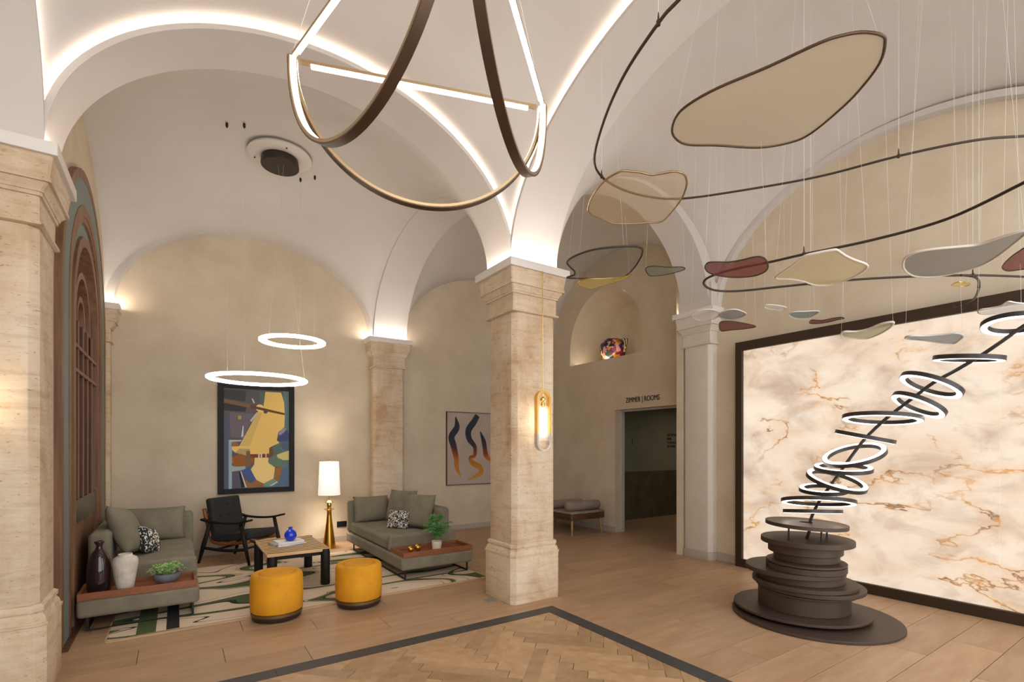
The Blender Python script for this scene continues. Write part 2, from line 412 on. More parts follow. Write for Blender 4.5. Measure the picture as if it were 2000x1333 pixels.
for i in range(-30, 31):
    for j in range(-12, 13):
        # classic herringbone lattice: step (w, w) along, (l, -l) across, two blocks per cell
        ox, oy = i * hw + j * hl, i * hw - j * hl
        for blk in ([(0, 0), (hl, 0), (hl, hw), (0, hw)], [(0, hw), (hw, hw), (hw, hw + hl), (0, hw + hl)]):
            q = [(ox + a, oy + b_) for a, b_ in blk]
            q = [(.99 + (a - b_) * c45, 1.9 + (a + b_) * c45) for a, b_ in q]
            q = clip(q, -.2, BX - BWD, .85, BY - BWD)
            if len(q) >= 3:
                ar = abs(sum(q[k - 1][0] * q[k][1] - q[k][0] * q[k - 1][1] for k in range(len(q)))) / 2
                if ar > .0008 and n_h < 300: poly_tile('herringbone_block', q, 'herring', gap=.003); n_h += 1

# vaults and arches
def vault(name, x0, x1, y0, y1, rx, ry, p, zb=ZB, ry2=None, rx2=None, N=56):
    vs, fs = [], []; cx, cy, ax, ay = (x0 + x1) / 2, (y0 + y1) / 2, (x1 - x0) / 2, (y1 - y0) / 2
    for i in range(N + 1):
        u = -math.cos(PI * i / N); R = ry if ry2 is None else ry + (ry2 - ry) * (u + 1) / 2
        for j in range(N + 1):
            v = -math.cos(PI * j / N); h1 = (rx if rx2 is None else rx + (rx2 - rx) * (v + 1) / 2) * math.sqrt(max(0, 1 - u * u)); h2 = R * math.sqrt(max(0, 1 - v * v))
            vs.append((cx + ax * u, cy + ay * v, zb + (h1 ** p + h2 ** p) ** (1 / p)))
    for i in range(N):
        for j in range(N):
            a = i * (N + 1) + j; fs.append((a, a + 1, a + N + 2, a + N + 1))
    return struct(MB().add(vs, fs), name, 'vault', smooth='all')
def band(mb, ax, s0, s1, qa, qb, ra, rb, rise, zb=ZB, N=56):
    c, a = (s0 + s1) / 2, (s1 - s0) / 2; rings = []
    def P(r, q, t):
        s_, z = c - (a + r) * math.cos(t), zb + (rise + r) * math.sin(t)
        return (s_, q, z) if ax == 'x' else (q, s_, z)
    for i in range(N + 1):
        t = PI * i / N; rings.append([P(ra, qa, t), P(ra, qb, t), P(rb, qb, t), P(rb, qa, t)])
    return mb.loft(rings)
def arch(name, ax, s0, s1, q0, q1, rise, zb=ZB, t=.12, cove=None, m='vault'):
    mb = MB(); led = None; D = .055
    if cove is None: band(mb, ax, s0, s1, q0, q1, 0, t, rise, zb)
    else:
        d = 1 if cove == 'lo' else -1; e = q0 if cove == 'lo' else q1; f_ = q1 if cove == 'lo' else q0
        band(mb, ax, s0, s1, e + d * D, f_, 0, t, rise, zb)
        band(mb, ax, s0, s1, e, e + d * D, 0, .008, rise, zb)
        band(mb, ax, s0, s1, e, e + d * .014, .008, .034, rise, zb)
        led = band(MB(), ax, s0 + .004, s1 - .004, e + d * .022, e + d * .04, .010, .018, rise, zb)
    o = struct(mb, name, m, smooth=30)
    if led: led.build('light_strip', 'led', o)
    return o
CX0, CX1, CY0, CY1 = 2.64, 3.2, 3.93, 4.36
arch('ceiling_arch', 'x', -.64, CX0, CY0, CY1, 1.22, cove='lo')
arch('ceiling_arch', 'y', .1, CY0, CX0, CX1, 1.34, cove='lo')
arch('ceiling_arch', 'x', CX1, 5.76, CY0, CY1, 1.30, t=.32)
arch('ceiling_arch', 'y', CY1, 7.9, CX0, CX1, 1.34)
arch('ceiling_arch', 'y', .1, CY0, -1.25, -.64, 1.34, cove='hi')
arch('ceiling_arch', 'x', -.66, 2.62, 7.94, YB, 1.25, t=.16)
arch('ceiling_arch', 'y', .17, 3.9, 5.88, XP, 1.40, t=.06)
vault('ceiling', -.695, CX0 + .055, .05, CY0 + .055, 1.31, 1.43, 3.2)
vault('ceiling', -.748, CX0, CY1, 7.95, 1.25, 1.35, 3.6)
vault('ceiling', CX1, XP, .06, CY0, 1.34, 1.46, 3.4)
vault('ceiling', CX1, XD, CY1, YB, 1.66, 1.40, 3.6, ry2=1.70, rx2=1.36)
struct(B(-2.7, 7.4, -1.2, 8.4, 5.4, 5.5), 'ceiling', 'vault')  # unseen roof slab, added to stop world light leaking in above the vaults

def strips(mb, ax, q0, q1, s_list, spans):
    """wall of thickness q0..q1: between consecutive s values, solid where spans(s) says (list of z0,z1 pairs; z may vary)"""
    for a, b_ in zip(s_list[:-1], s_list[1:]):
        A, Bs = spans(a + 1e-6), spans(b_ - 1e-6)
        for (a0, a1), (b0, b1) in zip(A, Bs):
            P = lambda s_, q, z: (s_, q, z) if ax == 'x' else (q, s_, z)
            mb.add([P(a, q0, a0), P(b_, q0, b0), P(b_, q0, b1), P(a, q0, a1), P(a, q1, a0), P(b_, q1, b0), P(b_, q1, b1), P(a, q1, a1)],
                   [(0, 1, 2, 3), (7, 6, 5, 4), (0, 4, 5, 1), (3, 2, 6, 7), (1, 5, 6, 2), (0, 3, 7, 4)])
    return mb
def cosl(a, b_, n): return [(a + b_) / 2 - (b_ - a) / 2 * math.cos(PI * i / n) for i in range(n + 1)]
ZT = 5.4
struct(B(-.9, 6.9, YB, YB + .12, 0, ZT), 'wall_back', 'wall')
# left wall with an arched opening that holds the timber joinery
AC, AR, AZ = 6.2, 1.35, 2.69
def left_sp(y):
    if abs(y - AC) < AR - .03: return [(AZ + math.sqrt((AR - .03) ** 2 - (y - AC) ** 2), ZT)]
    return [(0, ZT)]
struct(strips(MB(), 'y', XL - .12, XL, [4.45] + cosl(AC - AR + .03, AC + AR - .03, 40) + [YB], left_sp), 'wall_left', 'wall')
struct(B(-2.7, XL, 4.46, 4.56, 0, ZT), 'wall_left_return', 'wall')
struct(B(-2.7, -2.6, -1.2, 4.46, 0, ZT), 'wall_left_light_block', 'wall')  # unseen wall, added to limit the world light from the left
struct(B(XP, XP + .12, -1.2, 4.35, 0, ZT), 'wall_right', 'wall')
struct(B(5.84, XD + .3, 4.40, 4.5, 0, ZT), 'wall_right_return', 'wall')
# wall with the corridor doorway and the deep arched niche
DY0, DY1, DZ = 4.75, 6.25, 2.165
NY0, NY1, NZ, NR = 5.62, 7.46, 3.10, 1.30
def door_sp(y):
    sp = []
    lo = DZ if DY0 < y < DY1 else 0
    if NY0 < y < NY1:
        c, a = (NY0 + NY1) / 2, (NY1 - NY0) / 2
        top = NZ + .25 + (NR - .25) * math.sqrt(max(0, 1 - ((y - c) / a) ** 2))
        return [(lo, NZ), (top, ZT)]
    return [(lo, ZT)]
ys = sorted(set([4.45, DY0, DY1, YB] + cosl(NY0, NY1, 40)))
struct(strips(MB(), 'y', XD, XD + .2, ys, door_sp), 'wall_door', 'wall')
# niche body: splayed reveal, back and sill
mb = MB(); nn = 24; c, a = (NY0 + NY1) / 2, (NY1 - NY0) / 2
fr, bk = [], []
for i in range(nn + 1):
    t = PI * i / nn
    y, z = -math.cos(t), math.sin(t)
    fr.append((XD + .002, c + a * y, NZ + .25 + (NR - .25) * z)); bk.append((XD + .72, c + (a - .28) * y, NZ + .25 + (NR - .42) * z))
fr = [(XD + .002, NY0, NZ)] + fr + [(XD + .002, NY1, NZ)]; bk = [(XD + .72, NY0 + .28, NZ)] + bk + [(XD + .72, NY1 - .28, NZ)]
n = len(fr); mb.add(fr + bk, [(i, i + 1, n + i + 1, n + i) for i in range(n - 1)] + [(0, n, 2 * n - 1, n - 1)] + [tuple(range(n, 2 * n))])
struct(mb, 'wall_niche', 'wall', smooth=30)
tag(B(XD + .075, XD + .10, NY0 + .1, NY1 - .1, NZ + .0005, NZ + .008).build('niche_light', 'nicheled'), 'thin light strip along the sill of the niche with the painted jar', 'light strip')
# doorway lining, corridor behind
struct(B(XD + .13, XD + .21, DY1 - .03, DY1, 0, DZ), 'trim_1', 'door_trim')
struct(B(XD + .13, XD + .21, DY0, DY0 + .03, 0, DZ), 'trim_2', 'door_trim')
struct(B(XD + .13, XD + .21, DY0 + .03, DY1 - .03, DZ - .03, DZ), 'trim_3', 'door_trim')
struct(B(XD + .2, 12.2, 7.2, 7.3, 1.0, 2.7), 'wall_corridor', 'corridor')
struct(B(XD + .2, 12.2, 7.185, 7.3, 0, 1.0), 'wall_corridor_lower', 'wainscot')
struct(B(12.1, 12.2, 4.4, 7.3, 0, 2.7), 'wall_corridor_end', 'corridor')
struct(B(XD + .3, 12.2, 4.4, 4.5, 0, 2.7), 'wall_corridor_side', 'corridor')
struct(B(XD + .2, 12.2, 4.4, 7.3, 2.45, 2.7), 'ceiling_corridor', 'corridor')
struct(B(6.7, 12.2, 4.4, 7.3, -.06, 0), 'floor_corridor', 'tile')
struct(B(XD + .2, 12.2, 7.12, 7.2, 2.36, 2.45), 'trim_4', 'corridor')
t = thing('corridor_fill_lamp', 'small round fill lamp added under the corridor ceiling', 'ceiling light', (9.2, 5.9, 2.43))  # added lamp, brightens the corridor that rendered too dark
MB().lathe([(.09, 2.45), (.09, 2.435), (.07, 2.432)], (9.2, 5.9), 24, cap=False).build('bezel', 'whitetrim', t)
MB().lathe([(.068, 2.44), (.068, 2.434), (.001, 2.434)], (9.2, 5.9), 24).build('lens', 'corridorfill', t)
for nm, b_ in (('baseboard_back', (XL, XD, YB - .015, YB, 0, .088)), ('baseboard_door', (XD - .015, XD, DY1, YB, 0, .1)),
               ('baseboard_right', (XP - .015, XP, 3.64, 3.95, 0, .11))):
    struct(B(*b_), nm, 'skirting')

# stone columns
def rrect(x0, x1, y0, y1, o, ch, z):
    x0 -= o; x1 += o; y0 -= o; y1 += o
    return [(x0 + ch, y0, z), (x1 - ch, y0, z), (x1, y0 + ch, z), (x1, y1 - ch, z), (x1 - ch, y1, z), (x0 + ch, y1, z), (x0, y1 - ch, z), (x0, y0 + ch, z)]
def column(label, x0, x1, y0, y1, m='stone', ztop=ZB, base=True, ch=.045, led=True, group='stone columns'):
    t = thing('stone_column', label, 'column', ((x0 + x1) / 2, (y0 + y1) / 2, 0), group)
    def part(nm, prof, mm, c_=ch):
        mb = MB().loft([rrect(x0, x1, y0, y1, o, c_, z) for z, o in prof]); crisp = nm in ('capital', 'base_moulding', 'astragal')
        mb.build(nm, mm, t, smooth=12 if crisp else False, bevel=0 if crisp else .004, seg=2)
    d = ztop - 3.28
    if base:
        part('plinth', [(0, .036), (.455, .036)], m)
        part('base_moulding', [(.455, .042), (.470, .042), (.470, .034), (.498, .028), (.524, .012), (.534, .010), (.534, .022), (.558, .022), (.572, .003)], m)
        zs = .572
    else:
        part('plinth', [(0, .012), (.11, .012)], 'skirting'); zs = .11
    part('shaft', [(zs, 0), (2.74 + d, 0), (2.805 + d, 0)], m)
    part('astragal', [(2.805 + d, .004), (2.812 + d, .024), (2.828 + d, .024), (2.836 + d, .004)], m, .012)
    part('capital', [(2.836 + d, .004), (2.982 + d, .004), (2.982 + d, .018), (3.004 + d, .018), (3.004 + d, .024), (3.022 + d, .030), (3.042 + d, .044), (3.056 + d, .050),
                     (3.056 + d, .066), (3.082 + d, .066), (3.082 + d, .058), (3.205 + d, .074)], m, .012)
    part('abacus', [(3.205 + d, .10), (3.28 + d, .10)], 'whitetrim', .004)
    if led:
        mb = MB(); o = .05; w = .02; a0, a1, b0, b1 = x0 - o, x1 + o, y0 - o, y1 + o; z0, z1 = 3.2805 + d, 3.2865 + d
        mb.box(a0, a1, b0, b0 + w, z0, z1); mb.box(a0, a1, b1 - w, b1, z0, z1); mb.box(a0, a0 + w, b0 + w, b1 - w, z0, z1); mb.box(a1 - w, a1, b0 + w, b1 - w, z0, z1)
        mb.build('light_strip', 'ledcap', t)
    return t
column('travertine column in the middle, a slim brass lamp hanging against it', 2.665, 3.185, 3.915, 4.385)
column('large travertine column at the left edge of the photo', -1.195, -.675, 3.985, 4.455)
column('travertine pilaster on the back wall between the two paintings', 2.635, 3.165, 7.88, YB + .02)
column('pale painted pilaster between the doorway and the glowing stone wall', 5.84, 6.2, 3.96, 4.40, m='stone_pale', ztop=3.35, base=False)
column('narrow travertine pilaster beside the timber arch in the far left corner', -1.0, -.685, 7.88, YB + .02)
column('travertine column to the right of the camera', 2.665, 3.185, -.4, .085)
column('travertine column to the left of the camera', -1.195, -.675, -.4, .085)
for bx in ((CX0, CX1, CY0, CY1, ZB, ZB + .14), (-1.25, -.64, CY0, 4.46, ZB, ZB + .14), (CX0, CX1, 7.9, YB, ZB, ZB + .3), (5.75, 6.1, CY0 - .04, CY1 + .04, 3.35, 3.66)):
    struct(B(*bx), 'ceiling_springer', 'vault')

# ------------------------------------------------------------------ timber arch joinery on the left wall
t = thing('timber_arch_screen', 'tall walnut and teal arched joinery set into the left wall', 'wall panelling', (-.72, AC, 0))
def arch_ring(mb, ro, ri, x0, x1, z0=0, n=36):
    def con(r): return [(AC - r, z0)] + [(AC - r * math.cos(PI * i / n), AZ + r * math.sin(PI * i / n)) for i in range(n + 1)] + [(AC + r, z0)]
    O, I = con(ro), con(ri); rings = [[(x0, *o_), (x1, *o_), (x1, *i_), (x0, *i_)] for o_, i_ in zip(O, I)]
    return mb.loft(rings)
arch_ring(MB(), 1.35, 1.27, -.80, -.695).build('outer_arch_frame', 'walnut', t, smooth=30)
arch_ring(MB(), 1.27, 1.05, -.80, -.699).build('teal_surround', 'teal', t, smooth=30)
arch_ring(MB(), 1.05, .955, -.80, -.695).build('middle_arch_frame', 'walnut', t, smooth=30)
arch_ring(MB(), .955, .90, -.80, -.701).build('arch_step', 'walnut', t, smooth=30)
arch_ring(MB(), .90, .78, -.82, -.722).build('inner_teal_surround', 'teal', t, smooth=30)
arch_ring(MB(), .78, .69, -.95, -.700).build('inner_arch_frame', 'walnut', t, smooth=30)
arch_ring(MB(), .46, .40, -1.0, -.735, 2.4).build('nested_arch', 'walnut', t, smooth=30)
arch_ring(MB(), .24, .19, -1.05, -.75, 2.4).build('nested_arch', 'walnut', t, smooth=30)
MB().prism([(AC - .72, 0), (AC + .72, 0), (AC + .72, AZ)] + [(AC + .72 * math.cos(PI * i / 24), AZ + .72 * math.sin(PI * i / 24)) for i in range(1, 24)] + [(AC - .72, AZ)], -1.08, -1.0, 'x').build('back_panel', 'walnut_dark', t)
for y in (5.78, 6.06, 6.34, 6.62): sl = B(-.98, -.724, y - .02, y + .02, 1.04, 2.62).build('slat', 'walnut_dark', t); B(-.724, -.716, y - .022, y + .022, 1.04, 2.62).build('slat_lit_edge', 'walnut', sl)  # shade painted into the slat bodies, light into their paler front strips
for z in (2.17, 2.385): B(-.97, -.71, AC - .69, AC + .69, z - .016, z + .016).build('rail', 'walnut', t)
B(-.97, -.715, AC - .69, AC + .69, .84, 1.045).build('metal_band', 'metalpanel', t)
for k in range(10):
    y = AC - .69 + k * .138; B(-.97, -.735, y + .002, y + .136, .02, .838).build('plank', 'walnut', t)
B(-.80, -.66, AC - 1.36, AC + 1.36, 0, .02).build('plinth_strip', 'walnut_dark', t)
# ------------------------------------------------------------------ backlit onyx wall
t = thing('backlit_stone_panel', 'wide backlit onyx wall panel in a dark bronze frame', 'wall panel', (XP, 2.05, 0))
PY0, PY1 = .45, 3.636
for nm, b_ in (('frame_side', (PY1 - .085, PY1, 0, 2.83)), ('frame_side', (PY0, PY0 + .085, 0, 2.83)), ('frame_bottom', (PY0 + .085, PY1 - .085, 0, .1)), ('frame_top', (PY0 + .085, PY1 - .085, 2.72, 2.83))):
    B(XP - .105, XP - .001, *b_).build(nm, 'bronze_frame', t, bevel=.003)
cuts = [PY0 + .085, 1.2, 2.29, PY1 - .085]
for k in range(3): B(XP - .06, XP - .03, cuts[k] + .0004, cuts[k + 1] - .0004, .1, 2.72).build('stone_slab', 'onyx', t)

# ------------------------------------------------------------------ disc sculpture with light rings
t = thing('ring_sculpture', 'dark sculpture of stacked bronze discs with light rings climbing a curved rod', 'sculpture', (4.68, 2.2, 0))
for nm, x, y, r, z0, z1 in (('base_disc', 4.683, 2.157, .656, 0, .024), ('disc', 4.68, 2.27, .545, .05, .072), ('drum', 4.70, 2.25, .40, .024, .05), ('drum', 4.70, 2.25, .365, .072, .225),
                            ('disc', 4.70, 2.22, .395, .225, .243), ('disc', 4.72, 2.21, .43, .25, .285), ('disc', 4.675, 2.235, .415, .287, .322), ('drum', 4.68, 2.27, .35, .322, .385),
                            ('disc', 4.66, 2.31, .40, .385, .425), ('drum', 4.64, 2.20, .315, .425, .475), ('disc', 4.64, 2.20, .315, .48, .50), ('drum', 4.69, 2.22, .26, .50, .565),
                            ('drum', 4.69, 2.23, .295, .565, .645), ('disc', 4.70, 2.22, .368, .645, .69)):
    MB().lathe([(r - .004, z0), (r, z0 + .004), (r, z1 - .004), (r - .004, z1)], (x, y), 64).build(nm, 'bronze', t, smooth=30)
def ring_mesh(mb, C, r, n, w, h, N=56, wi=0):
    n = Vector(n).normalized(); e = n.cross(Vector((0, 1, .01))).normalized(); g = n.cross(e); C = Vector(C); rings = []
    for i in range(N):
        a = 2 * PI * i / N; d = e * math.cos(a) + g * math.sin(a)
        rings.append([tuple(C + d * (r - w) - n * h), tuple(C + d * (r - wi) - n * h), tuple(C + d * (r - wi) + n * h), tuple(C + d * (r - w) + n * h)])
    return mb.loft(rings, closed=True)
ring_mesh(MB(), (4.68, 2.215, .815), .325, (.02, -.03, 1), .27, .016, 64).build('top_disc', 'bronze', t, smooth=30)
for x, y in ((4.55, 2.30), (4.60, 2.05), (4.86, 2.12)): MB().tube([(x, y, .69), (x, y, .80)], .008).build('pin', 'ringmetal', t)
tube_p = [(4.7, 2.25, .60), (4.7, 2.198, .742), (4.7, 2.185, .854), (4.7, 2.113, 1.025), (4.7, 2.009, 1.19), (4.7, 1.891, 1.379), (4.7, 1.759, 1.576), (4.7, 1.609, 1.737), (4.7, 1.449, 1.876), (4.7, 1.309, 1.991), (4.7, 1.176, 2.069), (4.7, 1.038, 2.159), (4.7, .934, 2.238), (4.7, .835, 2.316), (4.7, .65, 2.432), (4.7, .4, 2.6)]
MB().tube(crom(tube_p, 4, False), .0125, 10).build('curved_rod', 'ringmetal', t, smooth='all')
for (nx, ny, y, z, r), up in (((.216, -.003, .878, 2.339, .174), 0), ((-.02, -.13, 1.117, 2.141, .198), 0), ((.345, -.386, 1.328, 1.973, .202), 0), ((.403, -.44, 1.404, 1.829, .183), 0),
                              ((.12, -.02, 1.645, 1.737, .267), 0), ((.067, -.23, 1.762, 1.592, .212), 0), ((-.427, .083, 1.842, 1.438, .231), 1), ((-.125, -.093, 1.924, 1.323, .214), 1),
                              ((-.108, -.378, 1.975, 1.214, .233), 1), ((-.129, -.074, 2.08, 1.133, .186), 1), ((.179, .099, 2.124, 1.023, .288), 0), ((.08, .087, 2.171, .933, .231), 0)):
    n = Vector((nx, ny, 1)).normalized(); C = Vector((4.7, y, z)); wd = .042 if r < .25 else .045
    rg = ring_mesh(MB(), C, r, n, wd, .016).build('ring', 'ringmetal', t, smooth=30)
    ring_mesh(MB(), C + n * (.0165 if up else -.0165), r, n, wd - .003, .0015, wi=.004).build('light_face', 'ledring', rg)

# ------------------------------------------------------------------ triangular pendant with three hanging arcs
th = math.atan(655 / F_PX); fw = Vector((math.sin(th), math.cos(th), 0)); rt = Vector((math.cos(th), -math.sin(th), 0))
V = [fw * 2.43 + rt * -1.085, fw * 2.78 + rt * .178, fw * 1.506 + rt * -.15]
for v in V: v.z = 3.4
cen = (V[0] + V[1] + V[2]) / 3
t = thing('arc_pendant', 'large pendant of three lit bars in a triangle with drooping bronze arcs', 'pendant lamp', tuple(cen))
def sweep_rect(mb, path, nrm, w, h):
    """rectangular section swept in the plane with normal nrm: w across the plane, h in the plane"""
    rings = []; m = len(path)
    for i, p in enumerate(path):
        tg = (path[min(i + 1, m - 1)] - path[max(i - 1, 0)]).normalized(); b_ = nrm.cross(tg)
        rings.append([tuple(p + nrm * (w * a) + b_ * (h * c)) for a, c in ((-.5, -.5), (.5, -.5), (.5, .5), (-.5, .5))])
    return mb.loft(rings)
for i in range(3):
    A, B2 = V[i], V[(i + 1) % 3]; d = (B2 - A).normalized(); A2, B3 = A + d * .045, B2 - d * .045
    nrm = d.cross(Vector((0, 0, 1))).normalized(); L2 = (B3 - A2).length
    bar = sweep_rect(MB(), [A2, B3], nrm, .022, .016).build('bar', 'champagne', t)
    dn = Vector((0, 0, -.0135)); MB().tube([A2 + d * .05 + dn, B3 - d * .05 + dn], .0125, 8).build('light_tube', 'ledpend', bar)
    mid = (A2 + B3) / 2; R = L2 / 2 + .02
    arc = [mid - d * R * math.cos(PI * k / 48) + Vector((0, 0, -R * math.sin(PI * k / 48))) for k in range(49)]
    ar = sweep_rect(MB(), arc, nrm, .040, .014).build('arc', 'champagne', t, smooth=30)
    sweep_rect(MB(), [mid + (p - mid) * (1 + .0105 / R) for p in arc], nrm, .041, .007).build('outer_band', 'armband', ar, smooth=30)
    ins = [mid + (p - mid) * (1 - .0062 / R) for p in arc]
    sweep_rect(MB(), ins, nrm, .030, .003).build('light_strip', 'ledpend' , ar)
for v in V:
    MB().tube([v - Vector((0, 0, .02)), v + Vector((0, 0, .02))], .016, 8).build('joint', 'champagne', t)
    top = cen.copy(); top.z = 4.92; MB().tube([v, v.lerp(top, .72) + Vector((0, 0, .25))], .0016, 5).build('cable', 'wire', t)
# ------------------------------------------------------------------ alabaster ring pendants and their ceiling plate
t = thing('ceiling_plate', 'round white ceiling plate with a dark hub above the ring lamps', 'ceiling plate', (.974, 6.15, 4.78))
MB().lathe([(.001, 4.83), (.33, 4.82), (.335, 4.80), (.30, 4.785), (.20, 4.78)], (.974, 6.15), 48).build('plate', 'canopy_white', t, smooth=40)
MB().lathe([(.19, 4.79), (.20, 4.70), (.195, 4.69), (.001, 4.69)], (.974, 6.15), 48).build('hub', 'canopy_dark', t, smooth=40)
for k in range(3): a = .6 + k * 2.1; MB().lathe([(.008, 4.79), (.008, 4.772), (.001, 4.77)], (.974 + .27 * math.cos(a), 6.15 + .27 * math.sin(a)), 8).build('screw', 'black', t)
for lab, x, y, z, r, hooks in (('upper smaller glowing alabaster ring hanging in the lounge', 1.109, 6.15, 2.72, .355, ((1.256, 6.48), (1.39, 6.33), (1.0, 6.08))),
                               ('lower larger glowing alabaster ring hanging in front of the painting', .755, 6.15, 2.257, .505, ((.423, 5.80), (.57, 5.71), (.95, 6.13)))):
    t = thing('ring_lamp', lab, 'pendant lamp', (x, y, z), 'alabaster ring lamps')
    n_seg = 12
    for k in range(n_seg):
        a0, a1 = 2 * PI * k / n_seg + .006, 2 * PI * (k + 1) / n_seg - .006; rings = []
        for q in range(4):
            a = a0 + (a1 - a0) * q / 3
            rings.append([(x + rr * math.cos(a), y + rr * math.sin(a), z + zz) for rr, zz in ((r - .074, -.010), (r - .014, -.018), (r, -.008), (r, .012), (r - .016, .020), (r - .074, .014))])
        MB().loft(rings).build('alabaster_segment', 'alabaster', t)
    for k, (hx, hy) in enumerate(hooks):
        a = math.atan2(hy - y, hx - x); px, py = x + (r - .03) * math.cos(a), y + (r - .03) * math.sin(a)
        MB().tube([(px, py, z + .03), (hx, hy, 4.75 if k < 2 else 4.688)], .0008, 5).build('cable', 'wire', t)
        hz = 4.77 if k < 2 else 4.70
        if k < 2: MB().lathe([(.012, hz + .03), (.014, hz), (.004, hz - .02)], (hx, hy), 8).build('cable_hook', 'black', t)
# slim lamps hanging against columns
def capsule_lamp(label, x, y):
    t = thing('capsule_lamp', label, 'pendant lamp', (x, y, 1.475), 'capsule lamps on the columns')
    z0, z1, R = 1.475, 2.042, .074
    MB().tube([(x, y, z1 - .01), (x, y, 3.205)], .0045, 8).build('rod', 'brass', t)
    def half(top):
        zc = z1 - R if top else z0 + R; zz = 1.86 if top else 1.64; P = []
        P.append(Vector((x - R, y, zz)))
        P += [Vector((x - R * math.cos(PI * k / 16), y, zc + (1 if top else -1) * R * math.sin(PI * k / 16))) for k in range(17)]
        P.append(Vector((x + R, y, zz))); return P
    sweep_rect(MB(), half(True), Vector((0, 1, 0)), .05, .02).build('brass_bow', 'brass', t, smooth=30)
    sweep_rect(MB(), half(False), Vector((0, 1, 0)), .05, .02).build('chrome_bow', 'chrome', t, smooth=30)
    for s_ in (-1, 1): B(x + s_ * R - .009, x + s_ * R + .009, y - .024, y + .024, 1.64, 1.86).build('side_bar', 'brass', t)
    MB().lathe([(.05, 1.57), (.05, 1.90)], (x, y), 24, cap=False).build('glass_tube', 'clear', t, smooth='all')
    MB().lathe([(.001, 1.60), (.017, 1.605), (.017, 1.88), (.001, 1.885)], (x, y), 14).build('light_tube', 'tube', t, smooth=40)
    MB().lathe([(.012, 1.885), (.02, 1.91), (.012, 1.94), (.026, 1.955), (.026, 1.975), (.006, 1.99), (.006, 2.03)], (x, y), 14).build('socket_cap', 'brass', t, smooth=40)
capsule_lamp('slim brass and chrome capsule lamp hanging against the middle column', 2.925, 3.80)
capsule_lamp('capsule lamp hanging against the left column, just outside the photo', -.925, 3.87)

# ------------------------------------------------------------------ suspended rail and mesh leaves of the mobile
UP = [(1.88, 1.15), (1.904, 1.455), (1.926, 1.589), (2.036, 1.91), (2.216, 2.25), (2.453, 2.588), (2.66, 2.728), (2.926, 2.773), (3.207, 2.729), (3.453, 2.592), (3.732, 2.247), (4.022, 1.808), (4.202, 1.369), (4.402, 1.023), (4.616, .82), (4.808, .665), (5.1, .4), (5.15, -.05), (4.5, -.4), (3.5, -.5), (2.6, -.2), (2.0, .5)]
LO = [(3.15, .3), (3.23, .477), (3.309, .588), (3.487, .916), (3.465, 1.27), (3.357, 1.601), (3.305, 1.807), (3.229, 2.021), (3.235, 2.213), (3.344, 2.325), (3.531, 2.363), (3.706, 2.275), (3.896, 2.01), (4.134, 1.68), (4.419, 1.393), (4.779, 1.111), (5.132, .911), (5.383, .795), (5.6, .5), (5.4, .05), (4.6, -.3), (3.6, -.35), (3.15, -.05)]
BR = [(4.70, 1.16), (4.82, 1.118), (4.948, 1.12), (5.153, 1.162), (5.396, 1.229), (5.585, 1.305), (5.70, 1.45)]
def ceil_z(x, y):
    if CX0 - .02 < x < CX1 + .02: return ZB + 1.34 * math.sqrt(max(0, 1 - ((y - 2.015) / 1.915) ** 2)) - .012
    x0, x1, y0, y1, rx, ry, p = (CX1, XP, .06, CY0, 1.34, 1.46, 3.4) if x > CX1 else (-.695, CX0 + .055, .05, CY0 + .055, 1.31, 1.43, 3.2)
    h1 = rx * math.sqrt(max(0, 1 - ((x - (x0 + x1) / 2) / ((x1 - x0) / 2)) ** 2)); h2 = ry * math.sqrt(max(0, 1 - ((y - (y0 + y1) / 2) / ((y1 - y0) / 2)) ** 2))
    return ZB + (h1 ** p + h2 ** p) ** (1 / p) - .014
def rail(label, pts, z, hangers, loop=True):
    t = thing('curved_rail', label, 'rail', (pts[len(pts) // 2][0], pts[len(pts) // 2][1], z), 'bronze rails of the mobile')
    MB().tube(crom([(x, y, z) for x, y in pts], 6, loop), .0085, 8, closed=loop).build('rail_tube', 'rail', t, smooth='all')
    for x, y in hangers:
        MB().lathe([(.0095, z - .012), (.011, z + .010), (.005, z + .014), (.004, z + .034), (.002, z + .052)], (x, y), 8).build('hanger_clip', 'rail', t)
        MB().tube([(x, y, z + .05), (x, y, ceil_z(x, y))], .0015, 5).build('cable', 'wire', t)
rail('upper dark curved rail sweeping above the mesh leaves', UP, 3.55, [(1.926, 1.589), (2.66, 2.728), (4.202, 1.369)])
rail('lower looping dark rail under the red and cream leaves', LO, 2.75, [(3.357, 1.601), (4.0, 1.86), (4.779, 1.111)])
rail('short dark rail branch bending towards the onyx wall', BR, 2.75, [(5.153, 1.162)], False)
LEAFC = {'bronze': ((204, 184, 146), .62, 'armband'), 'tan': ((222, 196, 150), .42, 'champagne'), 'grey': ((134, 128, 118), .55, 'ringmetal'), 'grey2': ((146, 140, 130), .85, 'potwhite'), 'yellow': ((226, 204, 132), .72, 'brass'),
         'sage': ((142, 146, 132), .8, 'ringmetal'), 'red': ((126, 66, 58), .85, 'rail'), 'cream': ((214, 198, 158), .82, 'potwhite'), 'white': ((226, 226, 222), .6, 'potwhite'),
         'teal': ((138, 154, 154), .85, 'wire'), 'sage2': ((188, 186, 152), .85, 'potwhite'), 'bluegrey': ((142, 150, 154), .8, 'wire')}
for k, v in LEAFC.items(): M['leaf_' + k] = leaf_mat('mesh_' + k, v[0], v[1])
